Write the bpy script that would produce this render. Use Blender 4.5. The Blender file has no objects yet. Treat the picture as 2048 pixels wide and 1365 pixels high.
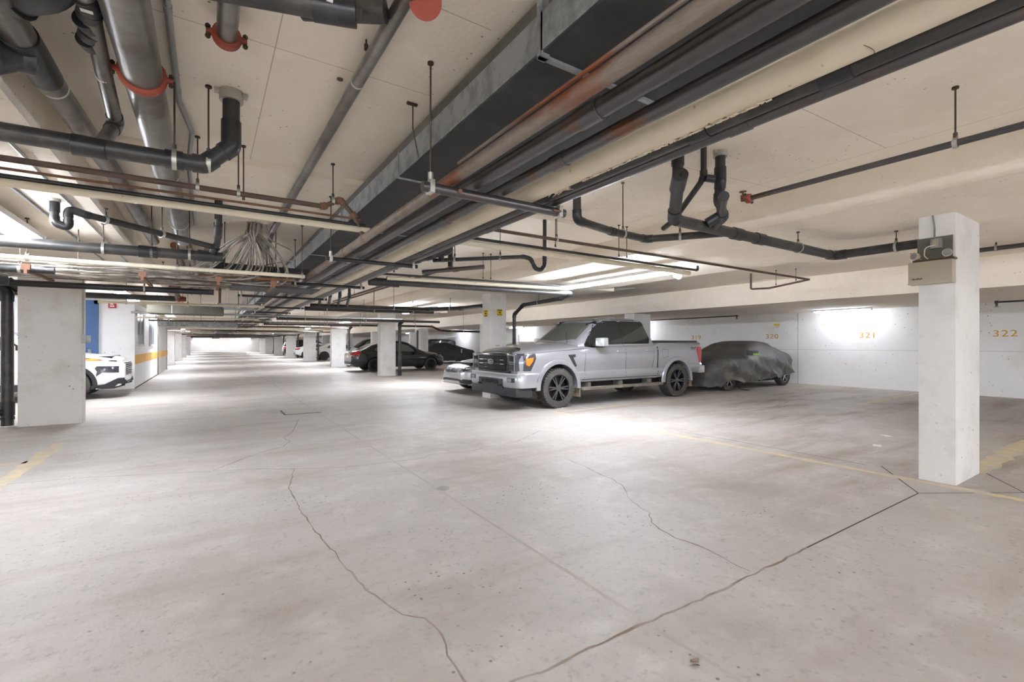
import bpy, bmesh, math, random
import numpy as np
from mathutils import Vector, Matrix, noise
from mathutils.bvhtree import BVHTree
random.seed(7)
sc = bpy.context.scene
C = sc.collection

# ---------------------------------------------------------------- camera
PI = math.pi
cam_d = bpy.data.cameras.new('camera')
cam = bpy.data.objects.new('camera', cam_d); C.objects.link(cam)
cam_d.sensor_width = 36.0
cam_d.lens = 930.0 / 2048.0 * 36.0
cam_d.shift_y = 5.5 / 2048.0
cam_d.clip_start = 0.05; cam_d.clip_end = 300
cam.location = (0, 0, 1.36)
YAW = math.atan(607.0 / 930.0)
cam.rotation_euler = (PI / 2, 0, -YAW)
sc.camera = cam
# ---------------------------------------------------------------- world, exposure
w = bpy.data.worlds.new('world'); sc.world = w; w.use_nodes = True
w.node_tree.nodes['Background'].inputs[0].default_value = (0.9, 0.95, 1.0, 1)
w.node_tree.nodes['Background'].inputs[1].default_value = 0.85  # soft fill, added to even out the light; enters through the open rear end
sc.view_settings.view_transform = 'Standard'
sc.view_settings.look = 'None'
sc.view_settings.gamma = 1.0
sc.view_settings.use_curve_mapping = False
sc.view_settings.exposure = EXPO = 2.08
sc.cycles.max_bounces = 10
sc.cycles.diffuse_bounces = 8
sc.cycles.glossy_bounces = 3
sc.cycles.sample_clamp_indirect = 6
sc.cycles.caustics_reflective = False
sc.cycles.caustics_refractive = False
TUBE_STRENGTH = 60.0

# ---------------------------------------------------------------- materials
def lin(c):
    return tuple(((x / 255) / 12.92 if x / 255 <= 0.04045 else ((x / 255 + 0.055) / 1.055) ** 2.4) for x in c)

def mat(name, rgb, rough=0.7, metal=0.0, var=None, specks=None, bump=None, coat=0.0, emit=None, scale=(1, 1, 1), spec=0.5):
    """rgb in sRGB 0..255; var = list of (noise scale, colour, lo, hi, detail); specks = (voronoi scale, radius, colour, amount)"""
    m = bpy.data.materials.new(name); m.use_nodes = True
    nt = m.node_tree; N = nt.nodes; L = nt.links
    b = N['Principled BSDF']
    b.inputs['Roughness'].default_value = rough
    b.inputs['Metallic'].default_value = metal
    b.inputs['Specular IOR Level'].default_value = spec
    if coat: b.inputs['Coat Weight'].default_value = coat; b.inputs['Coat Roughness'].default_value = 0.05
    col = lin(rgb) + (1,)
    b.inputs['Base Color'].default_value = col
    if emit:
        b.inputs['Emission Color'].default_value = lin(emit[0]) + (1,)
        b.inputs['Emission Strength'].default_value = emit[1]
    if var or specks or bump:
        tc = N.new('ShaderNodeTexCoord'); mp = N.new('ShaderNodeMapping'); mp.inputs['Scale'].default_value = scale
        L.new(tc.outputs['Object'], mp.inputs['Vector'])
        cur = None
        for i, (s, c2, lo, hi, det) in enumerate(var or []):
            n = N.new('ShaderNodeTexNoise'); n.inputs['Scale'].default_value = s; n.inputs['Detail'].default_value = det
            n.inputs['Roughness'].default_value = 0.62
            of = N.new('ShaderNodeVectorMath'); of.inputs[1].default_value = (i * 7.3, i * 3.1, i * 5.7)
            L.new(mp.outputs[0], of.inputs[0]); L.new(of.outputs[0], n.inputs['Vector'])
            r = N.new('ShaderNodeMapRange'); r.inputs[1].default_value = lo; r.inputs[2].default_value = hi; r.clamp = True
            L.new(n.outputs[0], r.inputs[0])
            mx = N.new('ShaderNodeMix'); mx.data_type = 'RGBA'
            if cur is None: mx.inputs[6].default_value = col
            else: L.new(cur, mx.inputs[6])
            mx.inputs[7].default_value = lin(c2) + (1,)
            L.new(r.outputs[0], mx.inputs[0]); cur = mx.outputs[2]
        if specks:
            s, rad, c2, am = specks
            v = N.new('ShaderNodeTexVoronoi'); v.inputs['Scale'].default_value = s
            L.new(mp.outputs[0], v.inputs['Vector'])
            r = N.new('ShaderNodeMapRange'); r.inputs[1].default_value = rad; r.inputs[2].default_value = rad * 0.5; r.clamp = True
            L.new(v.outputs['Distance'], r.inputs[0])
            n = N.new('ShaderNodeTexNoise'); n.inputs['Scale'].default_value = 1.3; n.inputs['Detail'].default_value = 4
            L.new(mp.outputs[0], n.inputs['Vector'])
            r2 = N.new('ShaderNodeMapRange'); r2.inputs[1].default_value = 1 - am; r2.inputs[2].default_value = 1 - am + 0.12; r2.clamp = True
            L.new(n.outputs[0], r2.inputs[0])
            sx = N.new('ShaderNodeMath'); sx.operation = 'MULTIPLY'
            L.new(r.outputs[0], sx.inputs[0]); L.new(r2.outputs[0], sx.inputs[1])
            mx = N.new('ShaderNodeMix'); mx.data_type = 'RGBA'
            if cur is None: mx.inputs[6].default_value = col
            else: L.new(cur, mx.inputs[6])
            mx.inputs[7].default_value = lin(c2) + (1,)
            L.new(sx.outputs[0], mx.inputs[0]); cur = mx.outputs[2]
        if cur is not None: L.new(cur, b.inputs['Base Color'])
        if bump:
            n = N.new('ShaderNodeTexNoise'); n.inputs['Scale'].default_value = bump[0]; n.inputs['Detail'].default_value = 5
            L.new(mp.outputs[0], n.inputs['Vector'])
            bp = N.new('ShaderNodeBump'); bp.inputs['Strength'].default_value = bump[1]; bp.inputs['Distance'].default_value = 0.02
            L.new(n.outputs[0], bp.inputs['Height']); L.new(bp.outputs[0], b.inputs['Normal'])
    return m

M = {}
M['floor'] = mat('floor_concrete', (180, 175, 169), 0.55, var=[(0.55, (152, 143, 132), 0.48, 0.74, 7), (3.0, (196, 192, 186), 0.52, 0.8, 8), (26, (152, 147, 140), 0.55, 0.8, 4)],
                 specks=(17, 0.17, (104, 97, 86), 0.50), bump=(60, 0.12), spec=0.3)
def floor_dirt(m):
    nt = m.node_tree; N = nt.nodes; L = nt.links; b = N['Principled BSDF']; src = b.inputs['Base Color'].links[0].from_socket
    tc = N.new('ShaderNodeTexCoord'); mp = N.new('ShaderNodeMapping'); mp.inputs['Scale'].default_value = (0.22, 1.1, 1); L.new(tc.outputs['Object'], mp.inputs['Vector'])
    n = N.new('ShaderNodeTexNoise'); n.inputs['Scale'].default_value = 1.1; n.inputs['Detail'].default_value = 9; n.inputs['Roughness'].default_value = 0.68; L.new(mp.outputs[0], n.inputs['Vector'])
    r = N.new('ShaderNodeMapRange'); r.inputs[1].default_value = 0.50; r.inputs[2].default_value = 0.66; r.clamp = True; L.new(n.outputs[0], r.inputs[0])
    sp = N.new('ShaderNodeSeparateXYZ'); L.new(tc.outputs['Object'], sp.inputs[0])
    g = N.new('ShaderNodeMapRange'); g.inputs[1].default_value = 4.0; g.inputs[2].default_value = 9.0; g.inputs[3].default_value = 0.35; g.inputs[4].default_value = 0.85; g.clamp = True; L.new(sp.outputs[0], g.inputs[0])
    k = N.new('ShaderNodeMath'); k.operation = 'MULTIPLY'; L.new(r.outputs[0], k.inputs[0]); L.new(g.outputs[0], k.inputs[1])
    mx = N.new('ShaderNodeMix'); mx.data_type = 'RGBA'; L.new(src, mx.inputs[6]); mx.inputs[7].default_value = lin((136, 116, 96)) + (1,); L.new(k.outputs[0], mx.inputs[0]); L.new(mx.outputs[2], b.inputs['Base Color'])
floor_dirt(M['floor'])
M['bay'] = M['floor']
M['ceil'] = mat('ceiling_paint', (240, 231, 217), 0.9, var=[(0.8, (228, 218, 201), 0.5, 0.8, 6), (5, (244, 237, 225), 0.5, 0.75, 6)], specks=(15, 0.12, (150, 132, 108), 0.56), bump=(35, 0.15), spec=0.2)
M['wall'] = mat('wall_paint', (243, 243, 243), 0.85, var=[(1.2, (230, 226, 219), 0.52, 0.8, 7), (0.7, (246, 246, 246), 0.5, 0.8, 4)], specks=(9, 0.13, (104, 96, 84), 0.52), bump=(30, 0.1), spec=0.2)
M['col'] = mat('column_paint', (224, 223, 221), 0.8, var=[(2.5, (206, 202, 195), 0.5, 0.75, 7), (9, (190, 184, 174), 0.64, 0.8, 6)], specks=(11, 0.14, (98, 88, 76), 0.5), bump=(40, 0.12), spec=0.2)
M['yellow'] = mat('faded_yellow_paint', (208, 188, 142), 0.7, var=[(7, (186, 178, 162), 0.38, 0.56, 8)])
M['crack'] = mat('crack', (128, 112, 94), 0.95, var=[(3, (160, 152, 142), 0.42, 0.62, 5)])
M['saw'] = mat('saw_cut', (74, 70, 66), 0.95)
M['seam'] = mat('floor_seam', (164, 159, 153), 0.95, var=[(2, (176, 169, 161), 0.4, 0.6, 5)])
M['joint'] = mat('ceiling_board_joint', (196, 184, 164), 0.9)
M['abs'] = mat('black_pipe', (50, 49, 48), 0.38, var=[(6, (88, 82, 74), 0.52, 0.8, 6)], bump=(80, 0.05))
M['absd'] = mat('black_pipe_fitting', (38, 39, 41), 0.35, var=[(8, (74, 70, 64), 0.55, 0.8, 5)])
M['steel'] = mat('dull_steel', (132, 127, 122), 0.33, 0.8, var=[(5, (100, 90, 82), 0.45, 0.7, 7), (1.2, (164, 162, 158), 0.5, 0.7, 5)], bump=(45, 0.06))
M['galv'] = mat('galvanised_sheet', (160, 163, 163), 0.45, 0.7, var=[(9, (128, 131, 132), 0.45, 0.62, 8)], bump=(6, 0.05))
M['galvd'] = mat('dark_olive_duct', (92, 88, 76), 0.8, 0.1, var=[(4, (74, 70, 60), 0.45, 0.7, 6)])  # dark olive tone, upper strip of the main duct and one cross duct
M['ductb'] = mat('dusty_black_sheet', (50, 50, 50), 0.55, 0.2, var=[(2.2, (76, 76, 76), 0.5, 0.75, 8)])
M['rust'] = mat('rusty_pipe', (132, 121, 110), 0.45, 0.5, var=[(2.6, (132, 76, 46), 0.50, 0.60, 9), (9, (92, 78, 66), 0.5, 0.75, 6), (1.1, (150, 138, 122), 0.56, 0.72, 6)], bump=(40, 0.3), scale=(1, .35, 1))
M['brown'] = mat('brown_iron_pipe', (96, 78, 66), 0.6, 0.2, var=[(4, (74, 60, 52), 0.45, 0.7, 6)])
M['orange'] = mat('rust_orange_pipe', (124, 86, 64), 0.65, 0.1, var=[(5, (104, 68, 50), 0.45, 0.7, 6)])
M['dark'] = mat('dark_iron_pipe', (96, 93, 94), 0.3, 0.75, var=[(3, (112, 82, 64), 0.55, 0.66, 8), (1.2, (88, 88, 90), 0.5, 0.7, 6)])
M['cream'] = mat('cream_insulation', (216, 206, 184), 0.6, var=[(3, (200, 188, 162), 0.5, 0.8, 6), (16, (160, 124, 76), 0.68, 0.75, 4)], bump=(9, 0.12))
M['coup'] = mat('red_coupling', (150, 66, 46), 0.6, var=[(8, (118, 54, 40), 0.5, 0.7, 5)])
M['rod'] = mat('hanger_rod', (84, 74, 62), 0.6, 0.5)
M['band'] = mat('hanger_band', (190, 188, 180), 0.4, 0.7)
M['white'] = mat('white_ring', (216, 212, 204), 0.5)
M['cable'] = mat('dusty_cable', (160, 154, 144), 0.8, var=[(7, (104, 96, 84), 0.45, 0.65, 5)])
M['conduit'] = mat('grey_conduit', (160, 162, 158), 0.4, 0.6)
M['lampw'] = mat('lamp_housing', (228, 228, 226), 0.5)
M['tube'] = mat('lamp_tube', (255, 255, 255), 0.5, emit=((238, 243, 255), TUBE_STRENGTH))
M['tube3'] = mat('far_lamp_tube', (255, 255, 255), 0.5, emit=((238, 243, 255), TUBE_STRENGTH * 1.1))
M['tubel'] = mat('left_lamp_tube', (255, 255, 255), 0.5, emit=((238, 243, 255), TUBE_STRENGTH * 0.58))
M['tubew'] = mat('wall_lamp_tube', (255, 255, 255), 0.5, emit=((238, 243, 255), TUBE_STRENGTH * 0.4))
M['tube2'] = mat('wall_lamp_lens', (255, 255, 255), 0.5, emit=((238, 243, 255), 4.0))
M['silver'] = mat('silver_car_paint', (176, 178, 183), 0.28, 0.55, coat=0.8)
M['silver2'] = mat('light_silver_car_paint', (190, 192, 192), 0.3, 0.5, coat=0.8)
M['whitecar'] = mat('white_car_paint', (226, 227, 226), 0.3, 0.0, coat=0.6)
M['blackcar'] = mat('black_car_paint', (22, 26, 28), 0.22, 0.1, coat=1.0)
M['greycar'] = mat('dark_grey_car_paint', (66, 70, 80), 0.28, 0.5, coat=0.8)
M['brightblack'] = mat('gloss_black_trim', (16, 17, 19), 0.18, 0.0, coat=0.5)
M['plastic'] = mat('black_plastic', (44, 45, 48), 0.55)
M['gap'] = mat('panel_gap', (20, 20, 22), 0.8)
M['glass'] = mat('dark_car_glass', (26, 32, 32), 0.06, spec=0.8)
M['glass2'] = mat('greenish_car_glass', (92, 108, 104), 0.06, spec=0.9)
M['glassl'] = mat('windshield_glass', (88, 92, 86), 0.09, spec=0.8)
M['tyre'] = mat('tyre_rubber', (62, 60, 58), 0.85, var=[(9, (88, 82, 74), 0.5, 0.75, 5)])
M['rim'] = mat('black_alloy', (44, 44, 48), 0.3, 0.6)
M['rimg'] = mat('dark_machined_alloy', (112, 112, 118), 0.25, 0.85)
M['rimm'] = mat('machined_alloy', (178, 178, 184), 0.25, 0.9)
M['steelwheel'] = mat('black_steel_wheel', (46, 48, 50), 0.5, 0.3)
M['lens'] = mat('headlight_lens', (150, 154, 160), 0.12, 0.3, coat=1.0)
M['lensd'] = mat('dark_headlight_lens', (66, 66, 74), 0.12, 0.3, coat=1.0)
M['amber'] = mat('amber_marker', (220, 120, 30), 0.3, coat=0.5)
M['red'] = mat('red_tail_light', (176, 30, 36), 0.2, coat=0.8)
M['chrome'] = mat('chrome', (210, 210, 212), 0.12, 1.0)
M['mud'] = mat('dried_mud', (128, 114, 96), 0.95, var=[(9, (88, 78, 64), 0.48, 0.62, 8)], bump=(30, 0.6))
M['step'] = mat('muddy_step_board', (96, 90, 82), 0.8, var=[(6, (126, 116, 100), 0.45, 0.65, 7)])
M['cover'] = mat('grey_car_cover', (80, 80, 80), 0.40, var=[(1.6, (108, 101, 87), 0.5, 0.66, 6)], bump=(30, 0.35))
M['coverd'] = mat('dark_car_cover', (58, 60, 62), 0.6, var=[(4, (76, 76, 74), 0.5, 0.75, 5)], bump=(22, 0.3))
M['green'] = mat('lime_green_strip', (150, 204, 60), 0.5)
M['signy'] = mat('yellow_sign', (224, 200, 24), 0.5)
M['numy'] = mat('ochre_stencil_paint', (214, 164, 60), 0.7)
M['blue'] = mat('blue_door_paint', (62, 96, 142), 0.5)
M['door'] = mat('pale_door_paint', (206, 204, 200), 0.6)
M['orangeband'] = mat('orange_wall_band', (232, 178, 84), 0.7, var=[(3, (214, 164, 90), 0.5, 0.7, 5)])
M['beige'] = mat('beige_metal_case', (178, 170, 152), 0.5)
M['plate'] = mat('grey_metal_plate', (112, 112, 104), 0.55, 0.4)
M['redbox'] = mat('red_fire_alarm', (190, 44, 40), 0.5)
M['text'] = mat('dark_lettering', (36, 36, 38), 0.7)
M['textw'] = mat('white_lettering', (232, 230, 228), 0.6)
M['winglass'] = mat('window_glass', (46, 56, 62), 0.35, spec=0.4)
M['paper'] = mat('pale_paper', (222, 220, 216), 0.8)

# ---------------------------------------------------------------- object helpers
def setp(o, label=None, cat=None, group=None, kind=None):
    if label: o['label'] = label
    if cat: o['category'] = cat
    if group: o['group'] = group
    if kind: o['kind'] = kind
    return o

def thing(name, label, cat, loc=(0, 0, 0), rz=0.0, group=None):
    o = bpy.data.objects.new(name, None); C.objects.link(o)
    o.location = loc; o.rotation_euler = (0, 0, rz); o.empty_display_size = 0.1
    return setp(o, label, cat, group)

def obj(name, bm, m, parent=None, smooth=40, local=False):
    me = bpy.data.meshes.new(name)
    bmesh.ops.remove_doubles(bm, verts=bm.verts, dist=1e-5)
    bmesh.ops.recalc_face_normals(bm, faces=bm.faces)
    bm.to_mesh(me); bm.free()
    if smooth:
        me.polygons.foreach_set('use_smooth', [True] * len(me.polygons))
        me.set_sharp_from_angle(angle=math.radians(smooth))
    o = bpy.data.objects.new(name, me); C.objects.link(o)
    me.materials.append(m)
    if parent is not None:
        o.parent = parent
        if not local:
            q = parent; mx = Matrix.Identity(4)
            chain = []
            while q is not None: chain.append(q); q = q.parent
            for q in reversed(chain):
                mx = mx @ (q.matrix_parent_inverse.copy() if q.parent else Matrix.Identity(4)) @ Matrix.LocRotScale(q.location, q.rotation_euler, q.scale)
            o.matrix_parent_inverse = mx.inverted()
    return o

def nb(): return bmesh.new()

def box(bm, x0, x1, y0, y1, z0, z1, bev=0.0, mx=None):
    t = bmesh.new()
    vs = [t.verts.new((x, y, z)) for x in (x0, x1) for y in (y0, y1) for z in (z0, z1)]
    for f in ((0, 1, 3, 2), (4, 6, 7, 5), (0, 4, 5, 1), (2, 3, 7, 6), (0, 2, 6, 4), (1, 5, 7, 3)):
        t.faces.new([vs[i] for i in f])
    if bev: bmesh.ops.bevel(t, geom=t.edges[:], offset=bev, segments=2, affect='EDGES', profile=0.7)
    merge(bm, t, mx)

def merge(bm, t, mx=None):
    if mx is not None: bmesh.ops.transform(t, matrix=mx, verts=t.verts)
    me = bpy.data.meshes.new('tmp'); t.to_mesh(me); t.free(); bm.from_mesh(me); bpy.data.meshes.remove(me)

def frames(pts):
    pts = [Vector(p) for p in pts]; T = []
    for i in range(len(pts)):
        a = pts[max(i - 1, 0)]; b = pts[min(i + 1, len(pts) - 1)]
        T.append((b - a).normalized())
    n = T[0].orthogonal().normalized(); out = []
    for t in T:
        n = (n - t * n.dot(t))
        n = n.normalized() if n.length > 1e-6 else t.orthogonal().normalized()
        out.append((n, t.cross(n)))
    return pts, out

def tube(bm, pts, r, seg=14, caps=True):
    pts, fr = frames(pts); rings = []
    rr = r if hasattr(r, '__len__') else [r] * len(pts)
    for p, (n, b), q in zip(pts, fr, rr):
        rings.append([bm.verts.new(p + (n * math.cos(a) + b * math.sin(a)) * q) for a in [2 * PI * k / seg for k in range(seg)]])
    for i in range(len(rings) - 1):
        for k in range(seg):
            bm.faces.new((rings[i][k], rings[i][(k + 1) % seg], rings[i + 1][(k + 1) % seg], rings[i + 1][k]))
    if caps: bm.faces.new(rings[0][::-1]); bm.faces.new(rings[-1])

def fillet(pts, rad, n=7):
    pts = [Vector(p) for p in pts]; out = [pts[0]]; arcs = []
    for i in range(1, len(pts) - 1):
        a = (pts[i - 1] - pts[i]); b = (pts[i + 1] - pts[i])
        ang = a.angle(b)
        if ang > PI - 0.02: out.append(pts[i]); continue
        d = min(rad / math.tan(ang / 2) if ang > 0.1 else rad, a.length * 0.48, b.length * 0.48)
        s = pts[i] + a.normalized() * d; e = pts[i] + b.normalized() * d
        arc = []
        for k in range(n + 1):
            t = k / n; arc.append(s * (1 - t) ** 2 + pts[i] * 2 * t * (1 - t) + e * t * t)
        out += arc; arcs.append((s, arc, e, a.normalized(), b.normalized()))
    out.append(pts[-1]); return out, arcs

def ceil_z(x, y):
    if x < -0.86: return 2.62
    if x < 5.0: return 2.95 if y < 4.6 else 2.90
    if x < 8.15: return 2.62
    if x < 10.98: return 2.83
    return 2.42

def hanger_parts(root, x, y, z, r, d, top=None, rodr=0.005, ring=True, ringm='band'):
    top = ceil_z(x, y) if top is None else top
    b = nb()
    tube(b, [(x, y, z + r + 0.02), (x, y, top + 0.002)], rodr, 8)
    tube(b, [(x, y, top - 0.012), (x, y, top + 0.002)], 0.018, 8)
    tube(b, [(x, y, z + r + 0.015), (x, y, z + r + 0.045)], 0.011, 6)
    obj('hanger_rod', b, M['rod'], root)
    if ring:
        d = Vector(d).normalized(); u = d.cross(Vector((0, 0, 1))).normalized(); v = u.cross(d)
        b = nb(); R1 = r + 0.004; R2 = r + 0.009; h = 0.012; n = 20; c = Vector((x, y, z)); rings = []
        for k in range(n):
            a = 2 * PI * k / n; dirv = u * math.cos(a) + v * math.sin(a)
            ex = 0.02 if abs(a - PI / 2) < 0.01 else 0
            rings.append([b.verts.new(c + dirv * (R1 + ex) + d * h), b.verts.new(c + dirv * (R2 + ex) + d * h), b.verts.new(c + dirv * (R2 + ex) - d * h), b.verts.new(c + dirv * (R1 + ex) - d * h)])
        for k in range(n):
            A, B = rings[k], rings[(k + 1) % n]
            for j in range(4): b.faces.new((A[j], A[(j + 1) % 4], B[(j + 1) % 4], B[j]))
        obj('hanger_ring', b, M[ringm], root)

def sleeve(root, p, d, r, ln, m, name='coupling', seg=18):
    p = Vector(p); d = Vector(d).normalized(); b = nb()
    tube(b, [p - d * ln / 2, p - d * ln / 2 * 0.98, p + d * ln / 2 * 0.98, p + d * ln / 2], [r * 0.94, r, r, r * 0.94], seg)
    return obj(name, b, M[m] if isinstance(m, str) else m, root)

def red_coupling(root, p, d, r):
    p = Vector(p); d = Vector(d).normalized(); u = d.cross(Vector((0, 0, 1)))
    u = u.normalized() if u.length > 0.1 else Vector((1, 0, 0)); b = nb()
    tube(b, [p - d * 0.028, p - d * 0.018, p, p + d * 0.018, p + d * 0.028], [r + 0.004, r + 0.016, r + 0.019, r + 0.016, r + 0.004], 22)
    for s in (-1, 1):
        tube(b, [p + u * s * (r + 0.008), p + u * s * (r + 0.04)], [0.019, 0.013], 8)
    c = obj('red_coupling', b, M['coup'], root)
    b = nb()
    for s in (-1, 1):
        q = p + u * s * (r + 0.032); vv = u.cross(d)
        tube(b, [q - vv * 0.035, q + vv * 0.035], 0.006, 6); tube(b, [q - vv * 0.03, q - vv * 0.018], 0.012, 6); tube(b, [q + vv * 0.018, q + vv * 0.03], 0.012, 6)
    obj('bolt', b, M['rod'], c)

def pipe(name, label, pts, r, m, cat='pipe', elbow=None, bend=None, hang=(), coups=(), rings=(), caps=(), group=None, hub=1.15, seg=16, ringr=True, name_part='pipe_run'):
    root = thing(name, label, cat, pts[0], group=group)
    path, arcs = fillet(pts, bend or r * 1.8)
    b = nb(); tube(b, path, r, seg); obj(name_part, b, M[m], root)
    if elbow:
        for s, arc, e, da, db in arcs:
            b = nb(); tube(b, [s + da * r * 0.9] + arc + [e + db * r * 0.9], r * hub, seg); obj('elbow', b, M[elbow], root)
    for h in hang: hanger_parts(root, h[0], h[1], h[2], r, h[3] if len(h) > 3 else (1, 0, 0), h[4] if len(h) > 4 else None, ring=ringr)
    for p, d in coups: sleeve(root, p, d, r * 1.17, r * 3.0, elbow or m)
    for p, d in rings: sleeve(root, p, d, r * 1.05, 0.014, 'white', 'white_ring')
    for p, d in caps:
        p = Vector(p); d = Vector(d).normalized(); c = sleeve(root, p, d, r * 1.2, r * 1.6, elbow or m, 'cleanout')
        b = nb(); sd = d.orthogonal().normalized(); t = d.cross(sd)
        mx = Matrix.Translation(p + d * r * 0.9) @ Matrix((sd.to_4d(), t.to_4d(), d.to_4d(), (0, 0, 0, 1))).transposed()
        mx[3] = (0, 0, 0, 1)
        mx = Matrix.Translation(p + d * r * 0.9) @ Matrix(((sd.x, t.x, d.x, 0), (sd.y, t.y, d.y, 0), (sd.z, t.z, d.z, 0), (0, 0, 0, 1)))
        box(b, -r * .35, r * .35, -r * .35, r * .35, -0.02, 0.02, mx=mx); obj('plug', b, M['absd'], c)
    return root
# ================================================================ the setting
ST = 'structure'
b = nb(); box(b, -9, 17.1, -12, 103, -0.2, 0)
FLOOR = setp(obj('floor', b, M['floor'], smooth=0), 'worn grey concrete garage floor', kind=ST)

def strip(pts, wd, m, name, z=0.0015, jag=0.0, parent=None):
    b = nb(); P = [Vector((p[0], p[1], 0)) for p in pts]
    if jag:
        Q = []
        for a, c in zip(P, P[1:]):
            n = max(2, int((c - a).length / 0.06))
            for k in range(n):
                t = k / n; q = a.lerp(c, t); nn = (c - a).normalized().cross(Vector((0, 0, 1)))
                Q.append(q + nn * jag * noise.noise(q * 9.0) )
        P = Q + [P[-1]]
    L_, R_ = [], []
    for i, p in enumerate(P):
        d = (P[min(i + 1, len(P) - 1)] - P[max(i - 1, 0)]).normalized(); n = d.cross(Vector((0, 0, 1)))
        ww = wd * (0.5 if not jag else 0.3 + 0.35 * (1 + noise.noise(p * 5.0)))
        L_.append(b.verts.new((p.x + n.x * ww, p.y + n.y * ww, z))); R_.append(b.verts.new((p.x - n.x * ww, p.y - n.y * ww, z)))
    for i in range(len(P) - 1): b.faces.new((L_[i], L_[i + 1], R_[i + 1], R_[i]))
    return obj(name, b, m, parent or FLOOR, smooth=0)

cracks = [
 [(0.78, 5.51), (0.63, 4.79), (0.64, 4.54), (0.63, 4.17), (0.64, 3.79), (0.66, 3.44), (0.69, 3.11), (0.7, 2.89), (0.73, 2.59), (0.77, 2.43), (0.81, 2.25), (0.89, 2.16), (0.91, 2.08), (0.91, 1.99), (0.88, 1.85), (0.86, 1.68), (0.84, 1.2)],
 [(-1.68, 6.46), (-1.05, 6.32), (-0.38, 6.06), (-0.02, 5.91), (0.37, 5.78), (0.78, 5.51), (1.27, 5.28), (1.75, 5.24), (2.05, 5.18), (2.29, 5.31), (2.81, 5.21), (3.04, 5.31), (3.54, 5.35), (4.34, 5.85)],
 [(0.6, 1.6), (1.04, 1.56), (1.22, 1.54), (1.43, 1.55), (1.52, 1.55), (1.74, 1.54), (1.91, 1.53), (2.19, 1.52), (2.76, 1.52), (3.34, 1.52)],
 [(3.53, 4.21), (3.49, 3.9), (3.42, 3.58), (3.38, 3.31), (3.28, 3.08), (3.11, 2.89), (3.02, 2.71), (2.97, 2.53), (2.82, 2.38), (2.77, 2.26), (2.73, 2.1), (2.76, 1.93), (2.71, 1.55)],
 [(1.34, 9.02), (1.09, 7.87), (0.91, 7.44), (0.95, 7.12), (0.83, 6.81), (0.61, 6.65), (0.4, 6.42), (0.04, 5.92)],
 [(4.88, 5.43), (5.38, 5.58), (5.78, 5.58), (6.0, 5.43)], [(9.0, 5.5), (10.2, 5.3), (11.4, 5.6)]]
for i, cpts in enumerate(cracks): strip(cpts, (0.008, 0.007, 0.011, 0.007, 0.010, 0.008, 0.012)[i], M['crack'], 'floor_crack', 0.0012, jag=0.018)
for cpts in ([(3.34, 1.52), (5.4, 1.52)], [(5.4, 1.52), (6.25, 2.08)], [(6.17, 2.2), (6.17, 3.9), (6.1, 4.6)], [(5.4, 1.52), (6.23, 1.0), (7.05, 1.5)], [(6.23, 1.0), (6.4, 0.6)], [(7.05, 1.5), (9, 1.5)]):
    strip(cpts, 0.012, M['saw'], 'saw_cut', 0.0013)
strip([(1.79, 0.6), (1.8, 9.6)], 0.022, M['seam'], 'floor_seam', 0.0010)
strip([(1.81, 10.5), (1.81, 100)], 0.045, M['seam'], 'floor_seam', 0.0010)
for pts_, wd in (([(5.95, 0.2), (5.88, 1.7), (5.82, 4.3), (5.78, 7.3)], 0.09), ([(5.78, 7.18), (8, 7.3), (11, 7.2), (14.4, 7.1), (16.8, 7.2)], 0.08),
                 ([(6.79, 1.46), (11, 1.46), (16.7, 1.46)], 0.16), ([(12.0, 4.45), (14.6, 4.55), (16.8, 4.62)], 0.12), ([(5.8, 12.9), (5.8, 19.0)], 0.09),
                 ([(5.8, 16.0), (11, 16.0)], 0.09), ([(5.9, 10.4), (16.8, 10.4)], 0.09),
                 ([(-1.69, 2.0), (-1.69, 6.5), (-1.69, 8.7)], 0.12), ([(-1.74, 7.5), (-6.8, 7.5)], 0.10)):
    strip(pts_, wd, M['yellow'], 'painted_line', 0.0020, jag=0.012)

# ceiling: aisle slab, dropped bands over the column rows, downstand beam, bays beyond, one mesh
b = nb()
box(b, -0.86, 5.0, -12, 4.60, 2.95, 3.3); box(b, -0.86, 5.0, 4.60, 103, 2.90, 3.3)
box(b, 5.0, 7.55, -12, 103, 2.62, 3.3)
for yc in (1.5, 10.1, 19.4, 28.4, 39.2, 49.9, 61.5): box(b, 7.55, 8.15, yc - 2.1, yc + 2.1, 2.62, 3.3)
box(b, 7.5, 11.0, -12, 103, 2.83, 3.3)
box(b, 10.98, 11.87, -12, 103, 2.30, 3.3); box(b, 10.93, 10.98, -12, 103, 2.30, 2.58)
box(b, 11.87, 17.1, -12, 103, 2.42, 3.3)
box(b, -9, -0.86, -12, 103, 2.62, 3.3)
CEIL = setp(obj('ceiling', b, M['ceil'], smooth=0), 'cream painted concrete slab ceiling with dropped bands and a beam', kind=ST)
# board joints printed in the slab
for (x0, y0, x1, y1, z) in ((-0.8, 2.78, 1.2, 2.78, 2.95), (2.4, 2.78, 4.99, 2.5, 2.95), (0.4, 2.03, 1.2, 2.03, 2.95), (0.3, -2, 0.3, 4.58, 2.95), (4.6, -3, 4.6, 4.59, 2.95), (2.5, 1.6, 4.6, 1.5, 2.95)):
    b = nb(); d = Vector((x1 - x0, y1 - y0, 0)).normalized(); n = d.cross(Vector((0, 0, 1))) * 0.003
    vs = [b.verts.new(v) for v in ((x0 - n.x, y0 - n.y, z - .001), (x1 - n.x, y1 - n.y, z - .001), (x1 + n.x, y1 + n.y, z - .001), (x0 + n.x, y0 + n.y, z - .001))]
    b.faces.new(vs); obj('board_joint', b, M['joint'], CEIL, smooth=0)

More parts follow.
